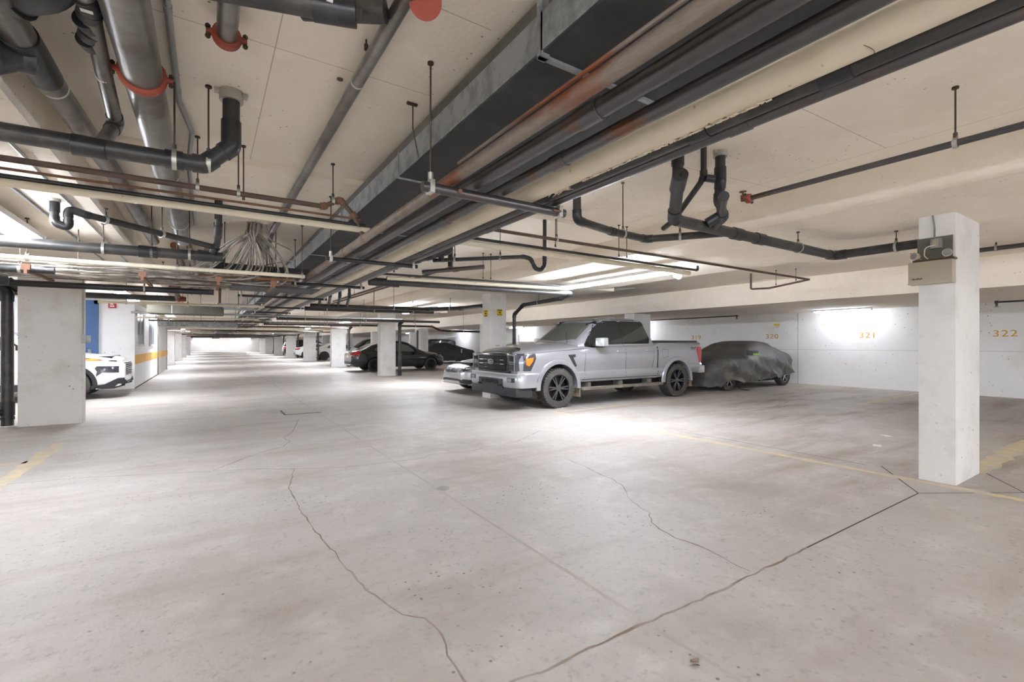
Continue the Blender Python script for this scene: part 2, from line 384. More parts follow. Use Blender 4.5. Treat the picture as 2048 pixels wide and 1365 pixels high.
def wall(name, lab, x0, x1, y0, y1, z0=0, z1=2.95, m='wall'):
    b = nb(); box(b, x0, x1, y0, y1, z0, z1); return setp(obj(name, b, M[m], smooth=0), lab, kind=ST)
WR = wall('wall_right', 'white painted concrete wall behind the right-hand stalls', 16.9, 17.1, -12, 103)
wall('wall_far', 'white wall closing the far end of the driving aisle', -9, 17.1, 102.5, 103)
wall('wall_back', 'white wall behind the camera beside an opening added for fill light', 6.5, 17.1, -12.2, -12)  # rest of the rear end left open so the added world fill comes in
wall('wall_left_end', 'white wall at the far left', -9.2, -9, -12, 103)
WL = wall('wall_left', 'white room wall beside the aisle with two windows', -1.99, -1.87, 18.0, 31.4, 0, 2.75)
WF = wall('wall_front', 'white room wall with the blue door', -9, -1.99, 18.0, 18.12, 0, 2.75)
wall('wall_room_back', 'white rear wall of the room', -9, -1.87, 31.3, 31.4, 0, 2.75)
b = nb(); box(b, -1.868, -1.860, 18.0, 25.5, 0.74, 1.02); box(b, -1.868, -1.860, 25.7, 31.3, 0.74, 1.02)
obj('orange_band', b, M['orangeband'], WL, smooth=0)
b = nb(); box(b, -1.869, -1.855, 18.0, 31.4, 0.0, 0.03); obj('base_stain', b, M['saw'], WL, smooth=0)
for i, (y0, y1) in enumerate(((18.45, 20.1), (22.1, 23.9))):
    b = nb()
    box(b, -1.89, -1.84, y0 - .07, y1 + .07, 2.33, 2.40); box(b, -1.89, -1.82, y0 - .09, y1 + .09, 1.27, 1.34)
    box(b, -1.89, -1.84, y0 - .07, y0, 1.3, 2.36); box(b, -1.89, -1.84, y1, y1 + .07, 1.3, 2.36); box(b, -1.88, -1.85, (y0 + y1) / 2 - .02, (y0 + y1) / 2 + .02, 1.3, 2.36)
    o = setp(obj('window_%d' % (i + 1), b, M['door'], smooth=0), ('near', 'far')[i] + ' framed window in the white room wall', kind=ST)
    b = nb(); box(b, -1.872, -1.862, y0, y1, 1.33, 2.34); obj('window_pane', b, M['winglass'], o, smooth=0)
b = nb(); box(b, -1.9, -1.84, 25.45, 25.7, 0, 2.55); box(b, -1.9, -1.84, 30.3, 30.6, 0, 2.55); box(b, -1.9, -1.84, 25.45, 30.6, 2.4, 2.55)
o = setp(obj('door_2', b, M['plate'], smooth=0), 'wide white overhead door with grey frame and orange band', kind=ST)
b = nb(); box(b, -1.88, -1.852, 25.7, 30.3, 0, 2.4); o2 = obj('door_panel', b, M['door'], o, smooth=0)
b = nb(); box(b, -1.852, -1.845, 25.7, 30.3, .74, 1.02); obj('orange_band', b, M['orangeband'], o2, smooth=0)
b = nb(); box(b, -4.3, -4.2, 17.92, 18.0, 0, 2.62); box(b, -2.78, -2.69, 17.92, 18.0, 0, 2.62); box(b, -4.3, -2.69, 17.92, 18.0, 2.52, 2.62)
o = setp(obj('door_1', b, M['blue'], smooth=0), 'blue steel door in a blue frame', kind=ST)
b = nb(); box(b, -4.2, -2.78, 17.95, 17.99, 0, 2.52); o2 = obj('door_panel', b, M['blue'], o, smooth=0)
b = nb(); box(b, -3.2, -2.98, 17.935, 17.95, 1.2, 2.2); obj('door_window', b, M['textw'], o2, smooth=0)
b = nb(); box(b, -2.92, -2.84, 17.93, 17.95, 1.0, 1.2); obj('door_handle', b, M['chrome'], o2, smooth=0)

def text(body, size, loc, rot, m, parent, name='lettering', ext=0.002, sx=1.0, shear=0):
    cu = bpy.data.curves.new(name, 'FONT'); cu.body = body; cu.size = size; cu.extrude = ext; cu.align_x = 'CENTER'; cu.align_y = 'CENTER'
    cu.space_character = 1.08; cu.materials.append(m)
    q = bpy.data.objects.new('tmp', cu); me = bpy.data.meshes.new_from_object(q); bpy.data.objects.remove(q)
    if shear:
        for v in me.vertices: v.co.x += shear * v.co.y
    if not me.materials: me.materials.append(m)
    o = bpy.data.objects.new(name, me); C.objects.link(o); o.location = loc; o.rotation_euler = rot; o.scale = (sx, 1, 1)
    if parent is not None:
        o.parent = parent
    return o
for s, y in (('318', 15.0), ('319', 11.95), ('320', 8.86), ('321', 5.97), ('322', 3.04), ('317', 18.1)):
    text(s, 0.235, (16.895, y, 1.615), (PI / 2, 0, -PI / 2), M['numy'], WR, 'stall_number', sx=1.25)
b = nb(); box(b, 16.885, 16.9, 8.60, 8.78, 2.0, 2.07); s_ = setp(obj('wall_sticker', b, M['signy'], smooth=0), 'small yellow and white sticker on the wall above number 320', 'sticker')
b = nb(); box(b, 16.884, 16.9, 8.62, 8.74, 1.91, 2.0); obj('white_half', b, M['paper'], s_, smooth=0)
# wall board joints
for y in (7.98, 16.6, 2.0):
    b = nb(); box(b, 16.893, 16.9, y - .006, y + .006, 0, 2.42); obj('wall_joint', b, M['seam'], WR, smooth=0)
b = nb(); box(b, 16.894, 16.9, -6, 30, 1.16, 1.166); obj('wall_joint', b, M['seam'], WR, smooth=0)

# ---------------------------------------------------------------- columns
def column(x0, x1, y0, y1, z1, lab, grp, name='concrete_column', chip=True):
    b = nb(); box(b, x0, x1, y0, y1, 0, z1 + 0.01, bev=0.012)
    o = obj(name, b, M['col'], smooth=30); return setp(o, lab, 'column', grp)
GR = 'white columns along the right of the aisle'
ordn = ['second', 'third', 'fourth', 'fifth', 'sixth', 'seventh', 'eighth', 'ninth']
COL1 = column(5.97, 6.76, 1.40, 1.68, 2.62, 'large white column nearest on the right, with the emergency light box', GR)
COL2 = column(5.85, 6.31, 9.94, 10.35, 2.62, 'white column directly behind the silver pickup, with yellow signs', GR)
for i, (x, y, wd) in enumerate(((6.02, 19.3, .66), (5.97, 28.25, .80), (6.22, 39.1, .86), (6.35, 49.75, .86), (6.5, 61.4, .86), (6.65, 73, .86), (6.8, 84, .86))):
    column(x, x + wd, y, y + .4, 2.62, 'white column, %s from the camera in the right-hand row' % ordn[i + 1], GR)
    # drain pipe at the right side of each column
    pipe('drain_pipe', 'black drain pipe down the right side of the %s right-hand column' % ordn[i + 1], [(x + wd + .32, y - .1, 2.35), (x + wd + .14, y - .1, 2.22), (x + wd + .14, y - .1, 0.0)], 0.07, 'abs', elbow='absd', coups=[((x + wd + .14, y - .1, .5), (0, 0, 1)), ((x + wd + .14, y - .1, .12), (0, 0, 1))], group='drain pipes beside the right-hand columns')
COLL = column(-2.60, -1.82, 10.72, 11.02, 2.62, 'broad white column in front of the white crossover on the left', 'white columns along the left of the aisle')
for i, y in enumerate((37.3, 46.6, 56.7, 69)):
    column(-2.65, -1.85, y, y + .35, 2.62, 'far white left-hand column, %s after the room wall' % ('first', 'second', 'third', 'fourth')[i], 'white columns along the left of the aisle')
for i, y in enumerate((10.0, 19.4, 27.9, 37.6, 46.5, 57)):
    column(11.05, 11.80, y, y + .4, 2.30, 'column under the inner beam, %s from the front' % (['first'] + ordn)[i], 'columns under the inner beam')
b = nb(); box(b, 10.62, 11.03, 27.98, 28.2, .3, 2.1, bev=.01)
o = setp(obj('electrical_cabinet', b, M['door'], smooth=30), 'tall pale electrical cabinet on a far inner column', 'cabinet')
# signs on column 2
for (x0, x1, y0, y1) in ((6.04, 6.19, 9.925, 9.94),):
    b = nb(); box(b, x0, x1, y0, y1, 2.07, 2.22); s_ = setp(obj('yellow_sign', b, M['signy'], smooth=0), 'yellow arrow sign on the camera side of the column behind the pickup', 'sign')
    b = nb(); box(b, x0 + .01, x1 - .01, y0 - .002, y0, 2.19, 2.21); box(b, x0 + .01, x1 - .01, y0 - .002, y0, 2.075, 2.09)
    vs = [b.verts.new(v) for v in ((x0 + .04, y0 - .002, 2.14), (x0 + .10, y0 - .002, 2.18), (x0 + .085, y0 - .002, 2.14), (x0 + .10, y0 - .002, 2.10))]; b.faces.new(vs)
    obj('sign_print', b, M['text'], s_, smooth=0)
b = nb(); box(b, 5.835, 5.85, 10.06, 10.24, 2.04, 2.2); s_ = setp(obj('yellow_sign', b, M['signy'], smooth=0), 'yellow arrow sign on the aisle side of the column behind the pickup', 'sign')
b = nb(); box(b, 5.832, 5.835, 10.08, 10.22, 2.17, 2.19); box(b, 5.832, 5.835, 10.08, 10.22, 2.05, 2.07); box(b, 5.832, 5.835, 10.12, 10.18, 2.1, 2.14); obj('sign_print', b, M['text'], s_, smooth=0)
b = nb(); box(b, 6.0, 6.12, 9.932, 9.94, 1.30, 1.33); setp(obj('paint_scuff', b, M['seam'], COL2, smooth=0))

# ---------------------------------------------------------------- emergency light unit on the near column
em = thing('emergency_light', 'beige emergency light box with two spot heads on the near right column', 'emergency light', (5.95, 1.56, 1.94))
b = nb(); box(b, 5.86, 5.975, 1.40, 1.73, 1.945, 2.165, bev=.006); cs = obj('battery_case', b, M['beige'], em)
b = nb(); box(b, 5.852, 5.86, 1.40, 1.73, 1.945, 1.962); obj('case_lip', b, M['beige'], cs)
b = nb()
for k in range(7): box(b, 5.857, 5.8605, 1.70 - k * .012 - .007, 1.70 - k * .012, 1.992 - .002 * (k % 2), 2.0 + .003 * ((k + 1) % 3))
obj('maker_mark', b, M['text'], cs, smooth=0)
b = nb(); box(b, 5.955, 5.975, 1.42, 1.685, 2.19, 2.405); obj('back_plate', b, M['plate'], em)
b = nb(); box(b, 5.88, 5.975, 1.39, 1.70, 2.168, 2.185); obj('shelf', b, M['brown'], em)
b = nb(); box(b, 5.915, 5.957, 1.49, 1.575, 2.29, 2.385, bev=.004); jb = obj('outlet_box', b, M['galv'], em)
b = nb(); box(b, 5.908, 5.916, 1.51, 1.555, 2.30, 2.375, bev=.003); obj('outlet', b, M['beige'], jb)
b = nb(); tube(b, fillet([(5.93, 1.545, 2.38), (5.95, 1.55, 2.5), (5.955, 1.565, 2.62)], .05)[0], .007, 8); obj('conduit', b, M['galv'], em)
b = nb(); tube(b, fillet([(5.905, 1.53, 2.32), (5.86, 1.60, 2.30), (5.88, 1.61, 2.22), (5.9, 1.58, 2.18)], .04)[0], .005, 8); obj('power_cord', b, M['cream'], em)
for y, dy in ((1.675, .3), (1.44, -.2)):
    c = Vector((5.885, y, 2.225)); d = Vector((-1, dy, .05)).normalized(); b = nb()
    tube(b, [c + d * -.05, c + d * -.03, c, c + d * .028, c + d * .032], [.01, .025, .036, .038, .036], 18); hd = obj('spot_head', b, M['beige'], em)
    b = nb(); tube(b, [c + d * .030, c + d * .036], [.031, .026], 18); obj('spot_lens', b, M['lens'], hd)
    b = nb(); tube(b, [c - d * .03, (5.9, y + (.03 if y < 1.5 else -.04), 2.18)], .008, 8); obj('neck', b, M['beige'], em)

# hatch and drain in the floor
b = nb(); box(b, 1.24, 1.86, 9.82, 10.42, -.01, .003); h_ = setp(obj('floor_hatch', b, M['floor'], smooth=0), 'square hatch plate set in the aisle floor', 'floor hatch')
b = nb(); box(b, 1.21, 1.24, 9.8, 10.44, -.01, .004); box(b, 1.21, 1.88, 9.79, 9.83, -.01, .004); obj('hatch_gap', b, M['saw'], h_, smooth=0)
b = nb(); tube(b, [(1.84, 4.02, -.01), (1.84, 4.02, .003)], .072, 28); dr = setp(obj('floor_drain', b, M['conduit']), 'small round slotted drain grate in the aisle floor', 'drain')
b = nb()
for k in range(-4, 5):
    hl = math.sqrt(.062 ** 2 - (k * .013) ** 2); box(b, 1.84 + k * .013 - .0035, 1.84 + k * .013 + .0035, 4.02 - hl, 4.02 + hl, .003, .0036)
obj('drain_slots', b, M['crack'], dr, smooth=0)
for (x, y, lab, a) in ((7.46, 2.53, 'white scrap of paper on the floor beside the near right column, nearer one', .3), (8.36, 2.72, 'pale scrap of paper on the floor beside the near right column, farther one', .8)):
    b = nb(); box(b, -.07, .07, -.045, .045, 0, .004, mx=Matrix.Translation((x, y, .001)) @ Matrix.Rotation(a, 4, 'Z')); setp(obj('paper_scrap', b, M['paper'], smooth=0), lab, 'paper')
b = nb(); vs = [b.verts.new((1.73 + .03 * math.cos(t) * (1 + .4 * math.sin(3 * t)), 1.23 + .018 * math.sin(t) * (1 + .3 * math.cos(4 * t)), .004 + .006 * math.sin(2 * t))) for t in [k * PI / 8 for k in range(16)]]
b.faces.new(vs); setp(obj('dry_leaf', b, M['mud'], smooth=0), 'small curled dry leaf on the floor in the foreground', 'leaf')

# ---------------------------------------------------------------- lamps
def lamp(x, y0, y1, z, lab, grp, wid=.16, tubes=2, m=None):
    m = m or ('tube3' if y0 > 20 else 'tube')
    t = thing('fluorescent_light', lab, 'ceiling light', (x, (y0 + y1) / 2, z), group=grp)
    b = nb(); box(b, x - wid / 2, x + wid / 2, y0, y1, z - .01, z + .045, bev=.006)
    h = obj('housing', b, M['lampw'], t)
    for ya, yb in ((y0 - .012, y0), (y1, y1 + .012)):
        b = nb(); box(b, x - wid / 2, x + wid / 2, ya, yb, z - .05, z + .04); obj('end_cap', b, M['lampw'], t)
    for yy in (y0 + .4, y1 - .4):
        b = nb(); tube(b, [(x, yy, z + .04), (x, yy, ceil_z(x, yy))], .004, 6); obj('hanger_rod', b, M['rod'], t)
    for k in range(tubes):
        xx = x + (k - (tubes - 1) / 2) * wid * .5
        b = nb(); tube(b, [(xx, y0 + .03, z - .035), (xx, y1 - .03, z - .035)], .019, 8); obj('lamp_tube', b, M[m], t)
    return t
GL = 'fluorescent strips over the right-hand columns'
for i, (y0, y1) in enumerate(((4.45, 7.15), (13.3, 16.0), (23.6, 26.4), (33.2, 36), (43, 46), (53.5, 56.5), (65, 68), (78, 81), (91, 94))):
    lamp(5.86, y0, y1, 2.475, 'fluorescent strip over the right-hand columns, %s from the camera' % (['nearest'] + ordn)[i], GL)
for y0 in (-5.6, -11): lamp(5.86, y0, y0 + 2.8, 2.475, 'fluorescent strip behind the camera on the right', GL)
for i, (y0, y1) in enumerate(((4.35, 7.05), (12.6, 15.3), (22.0, 24.8), (32.5, 35.3), (41.5, 44.3), (51, 54), (62, 65), (76, 79), (91, 94))):
    lamp(-1.62 if not 17 < y0 < 31 else -1.3, y0, y1, 2.50, 'fluorescent strip over the left-hand side, %s from the camera' % (['nearest'] + ordn)[i], 'fluorescent strips over the left-hand side', wid=.26, m='tubel' if y0 < 20 else None)
for y0 in (-3.8, -10.5): lamp(-1.62, y0, y0 + 2.8, 2.50, 'fluorescent strip behind the camera on the left', 'fluorescent strips over the left-hand side')
for i, y0 in enumerate((5.6, 14.2, 23.4, 32, 42)):
    lamp(16.1, y0, y0 + 1.5, 2.39, 'short fluorescent strip along the right-hand wall, %s from the camera' % (['nearest'] + ordn)[i], 'short strips along the right-hand wall', wid=.12, tubes=1, m='tubew')
lamp(16.1, -3.5, -2.0, 2.39, 'short wall strip behind the camera', 'short strips along the right-hand wall', wid=.12, tubes=1, m='tubew')
for i, y0 in enumerate((-3.8, 13.2)):
    lamp(-5.6, y0, y0 + 2.8, 2.56, 'fluorescent strip over the left parking bay, %s one' % ('rear', 'front')[i], 'strips over the left parking bay')
for y0 in (-6.6, -11): lamp(2.2, y0, y0 + 2.8, 2.9, 'added fill strip over the aisle, unseen behind the camera', 'strips over the aisle')  # unseen strips added to brighten the near floor, ceiling and columns

for i, x in enumerate((-1.2, 5.6)):
    t = thing('wall_light', 'bright wall light box on the far end wall, %s one' % ('left', 'right')[i], 'wall light', (x, 102.4, 2.3))
    b = nb(); box(b, x - 1.2, x + 1.2, 102.1, 102.5, 2.1, 2.6); obj('housing', b, M['lampw'], t)
    b = nb(); box(b, x - 1.1, x + 1.1, 102.05, 102.1, 2.0, 2.35); obj('lens', b, M['tube2'], t, smooth=0)
lamp(2.3, 97.5, 100, 2.75, 'fluorescent strip over the aisle before the far end wall', 'strips over the aisle')
fa = thing('fire_alarm', 'small red fire alarm box on the white wall beside the blue door', 'fire alarm', (-2.38, 17.98, 2.5))
b = nb(); box(b, -2.47, -2.29, 17.93, 18.0, 2.42, 2.58, bev=.008); bx_ = obj('alarm_case', b, M['redbox'], fa)
b = nb(); box(b, -2.43, -2.33, 17.922, 17.93, 2.45, 2.49); box(b, -2.43, -2.35, 17.922, 17.93, 2.51, 2.55); obj('alarm_marking', b, M['textw'], bx_, smooth=0)
b = nb(); tube(b, [(-2.38, 17.97, 2.58), (-2.38, 17.97, 2.75)], .012, 8); obj('conduit', b, M['galv'], fa)
# ================================================================ duct and service pipes down the aisle
du = thing('air_duct', 'long galvanised air duct with a dark dusty underside above the pipe bundle', 'duct', (1.75, 5, 2.62))
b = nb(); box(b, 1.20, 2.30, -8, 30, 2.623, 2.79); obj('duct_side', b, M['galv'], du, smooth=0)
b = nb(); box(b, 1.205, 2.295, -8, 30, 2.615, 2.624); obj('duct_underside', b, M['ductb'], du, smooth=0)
b = nb(); box(b, 1.235, 2.27, -8, 30, 2.79, 2.895); obj('duct_upper', b, M['galvd'], du, smooth=0)  # upper strip of the duct, slightly recessed, in dark olive
for y in (-2.2, -.6, 1.62, 3.4, 5.2, 7.0, 8.8, 10.6, 12.4, 14.2, 16, 18, 20, 22):
    b = nb(); box(b, 1.194, 2.31, y - .008, y + .008, 2.605, 2.80); obj('duct_joint', b, M['galv'], du, smooth=0)
b = nb(); box(b, 1.2, 1.24, 1.60, 1.64, 2.6, 2.92); box(b, 1.2, 2.3, 1.61, 1.635, 2.60, 2.618); obj('duct_bracket', b, M['galv'], du, smooth=0)
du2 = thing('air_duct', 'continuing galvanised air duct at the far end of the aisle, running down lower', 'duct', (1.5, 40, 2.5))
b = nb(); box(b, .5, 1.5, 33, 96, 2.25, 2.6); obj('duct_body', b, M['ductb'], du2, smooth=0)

Y0, Y1 = -8, 62
def long_pipe(name, label, x, z, r, m, colls=(), cat='pipe', m2=None, y0=Y0, y1=Y1, group=None):
    t = thing(name, label, cat, (x, 2, z), group=group)
    b = nb(); tube(b, [(x, y, z) for y in (y0, 0, 6, 14, y1)], r, 24); obj('pipe_run', b, M[m], t)
    for y in colls: sleeve(t, (x, y, z), (0, 1, 0), r * 1.16, r * 3.2, m2 or m)
    return t
p = long_pipe('water_pipe', 'rust-stained steel pipe at the left edge of the main bundle', 1.184, 2.316, .036, 'rust', (4.28, 5.0, 9.5))
b = nb(); tube(b, [(1.150, -8, 2.352), (1.150, 2.3, 2.352)], .009, 8); obj('strap_line', b, M['rust'], p)
long_pipe('water_pipe', 'dark steel pipe second from the left in the main bundle, with a ribbed coupling', 1.341, 2.322, .041, 'dark', (1.45, 5.6, 10.3))
long_pipe('water_pipe', 'thin dark grey pipe beside the cream insulated pipe', 1.535, 2.315, .035, 'dark', (1.9, 3.3, 7.0))
p = long_pipe('insulated_pipe', 'thick cream insulated pipe with torn wrapping running down the main bundle', 1.748, 2.353, .073, 'cream')
# torn wrap flakes and wrinkle rings
b = nb(); rnd = random.Random(3)
for k in range(46):
    y = .95 + k * .023 + rnd.uniform(-.01, .01); a0 = -1.0 + rnd.uniform(-.08, .08); R_ = .0735; ln = rnd.uniform(.2, .62)
    pts_ = []
    for j in range(5):
        a = a0 - ln * j / 4; pts_.append((1.748 + (R_ + .002 + .004 * rnd.random()) * math.cos(a), y + .012 * math.sin(j * 2 + k), 2.353 + (R_ + .003) * math.sin(a)))
    tube(b, pts_, [.002, .0045, .005, .004, .001], 5)
obj('torn_wrap', b, M['cream'], p)
b = nb()
for k in range(13):
    y = .95 + k * .08 + rnd.uniform(-.02, .02); a0 = -1.1 + rnd.uniform(-.15, .15)
    tube(b, [(1.748 + .0745 * math.cos(a0 - j * .12), y + .012 * math.sin(j * 3 + k), 2.353 + .0745 * math.sin(a0 - j * .12)) for j in range(4)], .0016, 4)
for y in (3.85, 3.9, 3.96, 4.02, .62, 4.4, 5.9, 6.3, 8.2):
    tube(b, [(1.748 + .0738 * math.cos(-a), y + .02 * math.sin(a * 2.5 + y), 2.353 + .0738 * math.sin(-a)) for a in [.1 + .12 * j for j in range(18)]], .0012, 4)
obj('wrap_crease', b, M['orange'], p)
b = nb()
for k in range(14): tube(b, [(1.785 + rnd.uniform(-.02, .02), 2.2 + rnd.uniform(-.07, .07), 2.293 + rnd.uniform(-.01, .01)), (1.79 + rnd.uniform(-.04, .04), 2.2 + rnd.uniform(-.1, .1), 2.272 + rnd.uniform(-.01, .02))], [.006, .001], 5)
obj('frayed_wrap', b, M['cream'], p)
long_pipe('water_pipe', 'black pipe just right of the cream insulated pipe', 1.86, 2.318, .033, 'abs', (.75, 1.3, 4.6), m2='absd')
p = long_pipe('water_pipe', 'black pipe with a rusty rim at the right edge of the main bundle', 1.932, 2.308, .030, 'dark', (1.15, 3.3, 5.6))
b = nb(); tube(b, [(1.958, -8, 2.293), (1.958, 1.9, 2.293)], .0045, 6); obj('rusty_rim', b, M['orange'], p)

def trapeze(y, x0, x1, z, n, m='steel', left=True, right=True, r=.030):
    t = thing('trapeze_hanger', 'steel trapeze bar under the pipe bundle, %s from the camera' % n, 'pipe hanger', (x0, y, z), group='trapeze hangers under the main bundle')
    b = nb(); tube(b, [(x0, y, z), (x0 + .002, y, z), (x1, y, z)], r, 16); obj('cross_bar', b, M[m], t)
    for s, x in ((left, x0 + .05), (right, x1 - .05)):
        if not s: continue
        b = nb(); tube(b, [(x, y, z - r), (x, y, ceil_z(x, y))], .0055, 8); tube(b, [(x, y, ceil_z(x, y) - .012), (x, y, ceil_z(x, y))], .018, 8); rd = obj('hanger_rod', b, M['rod'], t)
        b = nb(); box(b, x - .014, x + .014, y - r - .006, y + r + .006, z - r - .005, z + r + .01, bev=.004)
        tube(b, [(x, y, z + r), (x, y, z + r + .055)], .016, 8); obj('clamp', b, M['band'], t)
    return t
t = trapeze(2.45, 1.0, 2.02, 2.243, 'nearest', m='dark', r=.029)
b = nb(); tube(b, [(1.22, 2.418, 2.243), (1.22, 2.413, 2.243)], .014, 12); tube(b, [(1.9, 2.41, 2.24), (1.96, 2.41, 2.24)], .008, 6); obj('rust_plug', b, M['orange'], t)
for y, x0, x1, n in ((5.1, 1.02, 2.02, 'second'), (7.5, 1.02, 2.08, 'third'), (9.9, .45, 2.0, 'fourth'), (12.75, 1.04, 2.0, 'fifth'), (14.9, 1.04, 2.0, 'sixth'), (17.2, 1.0, 2.0, 'seventh'), (19.6, 1.0, 2.0, 'eighth'), (22.2, 1.0, 2.0, 'ninth'), (25, 1.0, 2.0, 'tenth'), (29, 1.0, 2.0, 'eleventh'), (34, 1.0, 2.0, 'twelfth')):
    trapeze(y, x0, x1, 2.25, n, 'absd', r=.022)
# extra hanger rod beside the duct
t = thing('hanger_rod_pair', 'slim rod hanging from a small ceiling bracket left of the duct', 'pipe hanger', (1.13, 2.93, 2.95))
b = nb(); tube(b, [(1.13, 2.93, 2.95), (1.13, 2.93, 2.78), (1.17, 2.93, 2.6)], .0045, 6); box(b, 1.09, 1.16, 2.92, 2.94, 2.935, 2.95); obj('rod', b, M['rod'], t)

# ---------------------------------------------------------------- left cluster of pipes above the camera
A = pipe('drain_pipe', 'wide dull steel drain pipe with a red coupling, running overhead on the left', [(-.285, .4, 2.75), (-.285, 7.6, 2.75)], .088, 'steel', rings=[((-.285, 4.68, 2.75), (0, 1, 0))], seg=28, hang=[(-.285, 6.5, 2.75, (0, 1, 0))])
red_coupling(A, (-.285, 3.05, 2.75), (0, 1, 0), .088)
Bp = pipe('drain_pipe', 'large grey drain pipe overhead at far left ending in a cleanout tee', [(-.70, 2.0, 2.70), (-.70, 3.2, 2.73), (-.66, 5.0, 2.78), (-.64, 8.2, 2.80)], .062, 'steel', rings=[((-.695, 3.42, 2.737), (.02, 1, .01)), ((-.645, 6.9, 2.79), (0, 1, 0))], seg=24)
sleeve(Bp, (-.70, 3.1, 2.725), (0, 1, .02), .07, .42, 'absd', 'tee')
b = nb(); tube(b, [(-.70, 3.02, 2.70), (-.80, 2.94, 2.60)], .062, 22); obj('tee_branch', b, M['absd'], Bp)
c = sleeve(Bp, (-.755, 2.99, 2.665), (1, .35, .05), .064, .17, 'absd', 'cleanout', 24)
b = nb(); box(b, -.70, -.66, 3.01, 3.04, 2.655, 2.675); obj('cleanout_slot', b, M['gap'], c)
b = nb(); box(b, -.79, -.775, 2.925, 2.93, 2.60, 2.625); obj('pipe_sticker', b, M['paper'], c)
TL = pipe('drain_fitting', 'big black drain fitting filling the top left corner', [(-1.25, 2.9, 2.78), (-.78, 2.72, 2.76), (-.52, 2.56, 2.80), (-.5, 2.5, 2.95)], .082, 'abs', elbow='absd', seg=24)
sleeve(TL, (-.68, 2.66, 2.76), (1, -.55, .05), .092, .1, 'absd')
Cp = pipe('vent_pipe', 'slim grey vent pipe overhead joining the black cross pipe', [(-.42, 2.2, 2.80), (-.42, 2.62, 2.77), (-.44, 3.0, 2.745), (-.47, 3.68, 2.70), (-.50, 3.5, 2.52)], .036, 'steel', rings=[((-.45, 3.14, 2.737), (-.03, 1, -.03))], bend=.03, elbow='abs')
for i, (y, dx) in enumerate(((2.56, 0), (2.64, .006), (2.72, -.004), (2.80, .004), (2.87, 0))):
    sleeve(Cp, (-.42 - .01 * i + dx, y, 2.775 - i * .004), (.3 * (-1) ** i, 1, -.03), .044, .055, 'absd', 'flexible_coupling')
b = nb(); box(b, -.44, -.40, 2.55, 2.57, 2.728, 2.731); obj('pipe_sticker', b, M['paper'], Cp)
pipe('conduit', 'thin pale grey conduit overhead with a bend down to the left bundle', [(-.16, .5, 2.93), (-.16, 3.7, 2.93), (-.10, 4.1, 2.90), (-.14, 4.7, 2.86), (-.14, 7, 2.85)], .016, 'conduit', elbow='conduit', hub=1.05, coups=[((-.16, 2.7, 2.93), (0, 1, 0)), ((-.16, 3.55, 2.93), (0, 1, 0))])
E_ = pipe('drain_pipe', 'short steel pipe at the top ending in a red coupling', [(.075, .4, 2.86), (.075, 2.66, 2.86), ], .044, 'steel', seg=22)
red_coupling(E_, (.075, 2.66, 2.86), (0, 1, 0), .046)
F_ = pipe('drain_pipe', 'black cleanout stub with a pale label at the top edge', [(-.25, 2.28, 2.78), (.50, 2.02, 2.76)], .046, 'abs', caps=[((.49, 2.025, 2.76), (1, -.34, 0))], elbow='absd', seg=22)
sleeve(F_, (.42, 2.05, 2.762), (1, -.34, 0), .056, .12, 'absd')
b = nb(); box(b, .40, .425, 1.985, 1.99, 2.75, 2.785); obj('pipe_label', b, M['paper'], F_)
H_ = pipe('drain_pipe', 'black pipe into a round red cap at the top edge, behind the diagonal steel pipe', [(.35, 2.25, 2.86), (.66, 2.04, 2.84)], .05, 'abs')
c = sleeve(H_, (.79, 1.90, 2.85), (-.3, -.72, -.62), .070, .06, 'coup', 'red_cap', 30)
G_ = pipe('steel_pipe', 'steel pipe running overhead from the top edge down the aisle beside the duct', [(.715, .5, 2.86), (.715, 6.9, 2.86), (.66, 7.5, 2.60)], .035, 'steel', rings=[((.715, 2.72, 2.86), (0, 1, 0))], seg=20)
hanger_parts(G_, .69, 2.45, 2.86, .02, (0, 1, 0), ring=False, top=3.0)
# black cross pipe at Y 3.42
P1 = pipe('drain_pipe', 'long black drain pipe crossing the left aisle and bending up into the ceiling', [(-3.2, 3.42, 2.42), (-.17, 3.42, 2.455), (-.02, 3.42, 2.46), (.12, 3.42, 2.60), (.12, 3.42, 2.95)], .048, 'abs', elbow='absd', seg=24, bend=.05,
          hang=[(-.17, 3.42, 2.455), (.0, 3.42, 2.47)], coups=[((.12, 3.42, 2.69), (0, 0, 1)), ((-.55, 3.42, 2.445), (1, 0, 0))])
b = nb(); tube(b, [(.12, 3.42, 2.885), (.12, 3.42, 2.95)], .066, 22); box(b, .03, .21, 3.40, 3.44, 2.925, 2.948); obj('ceiling_collar', b, M['band'], P1)
for x, lab in ((.20, 'near'), (.225, 'far')):
    pass
# thin cross pipes at Y 4.3
I1 = pipe('water_pipe', 'brown iron pipe, topmost of the thin cross pipes on the left', [(-4.2, 4.3, 2.55), (.84, 4.3, 2.56), (.98, 4.3, 2.64), (1.10, 4.3, 2.52), (1.184, 4.3, 2.34)], .021, 'brown', elbow='orange', bend=.03, hub=1.5, hang=[(.20, 4.3, 2.56), (-.07, 4.3, 2.56), (.92, 4.3, 2.62)])
pipe('water_pipe', 'thin rusty orange pipe just below the brown cross pipe on the left', [(-4.2, 4.3, 2.492), (1.16, 4.3, 2.49)], .0095, 'orange', hang=[(.235, 4.3, 2.49)], ringr=False)
I3 = pipe('water_pipe', 'black pipe resting along the top of the cream cross pipe on the left', [(-4.2, 4.3, 2.448), (1.2, 4.3, 2.438)], .016, 'absd')
pipe('insulated_pipe', 'cream insulated cross pipe on the left', [(-4.2, 4.3, 2.402), (1.24, 4.3, 2.400)], .027, 'cream', seg=20)
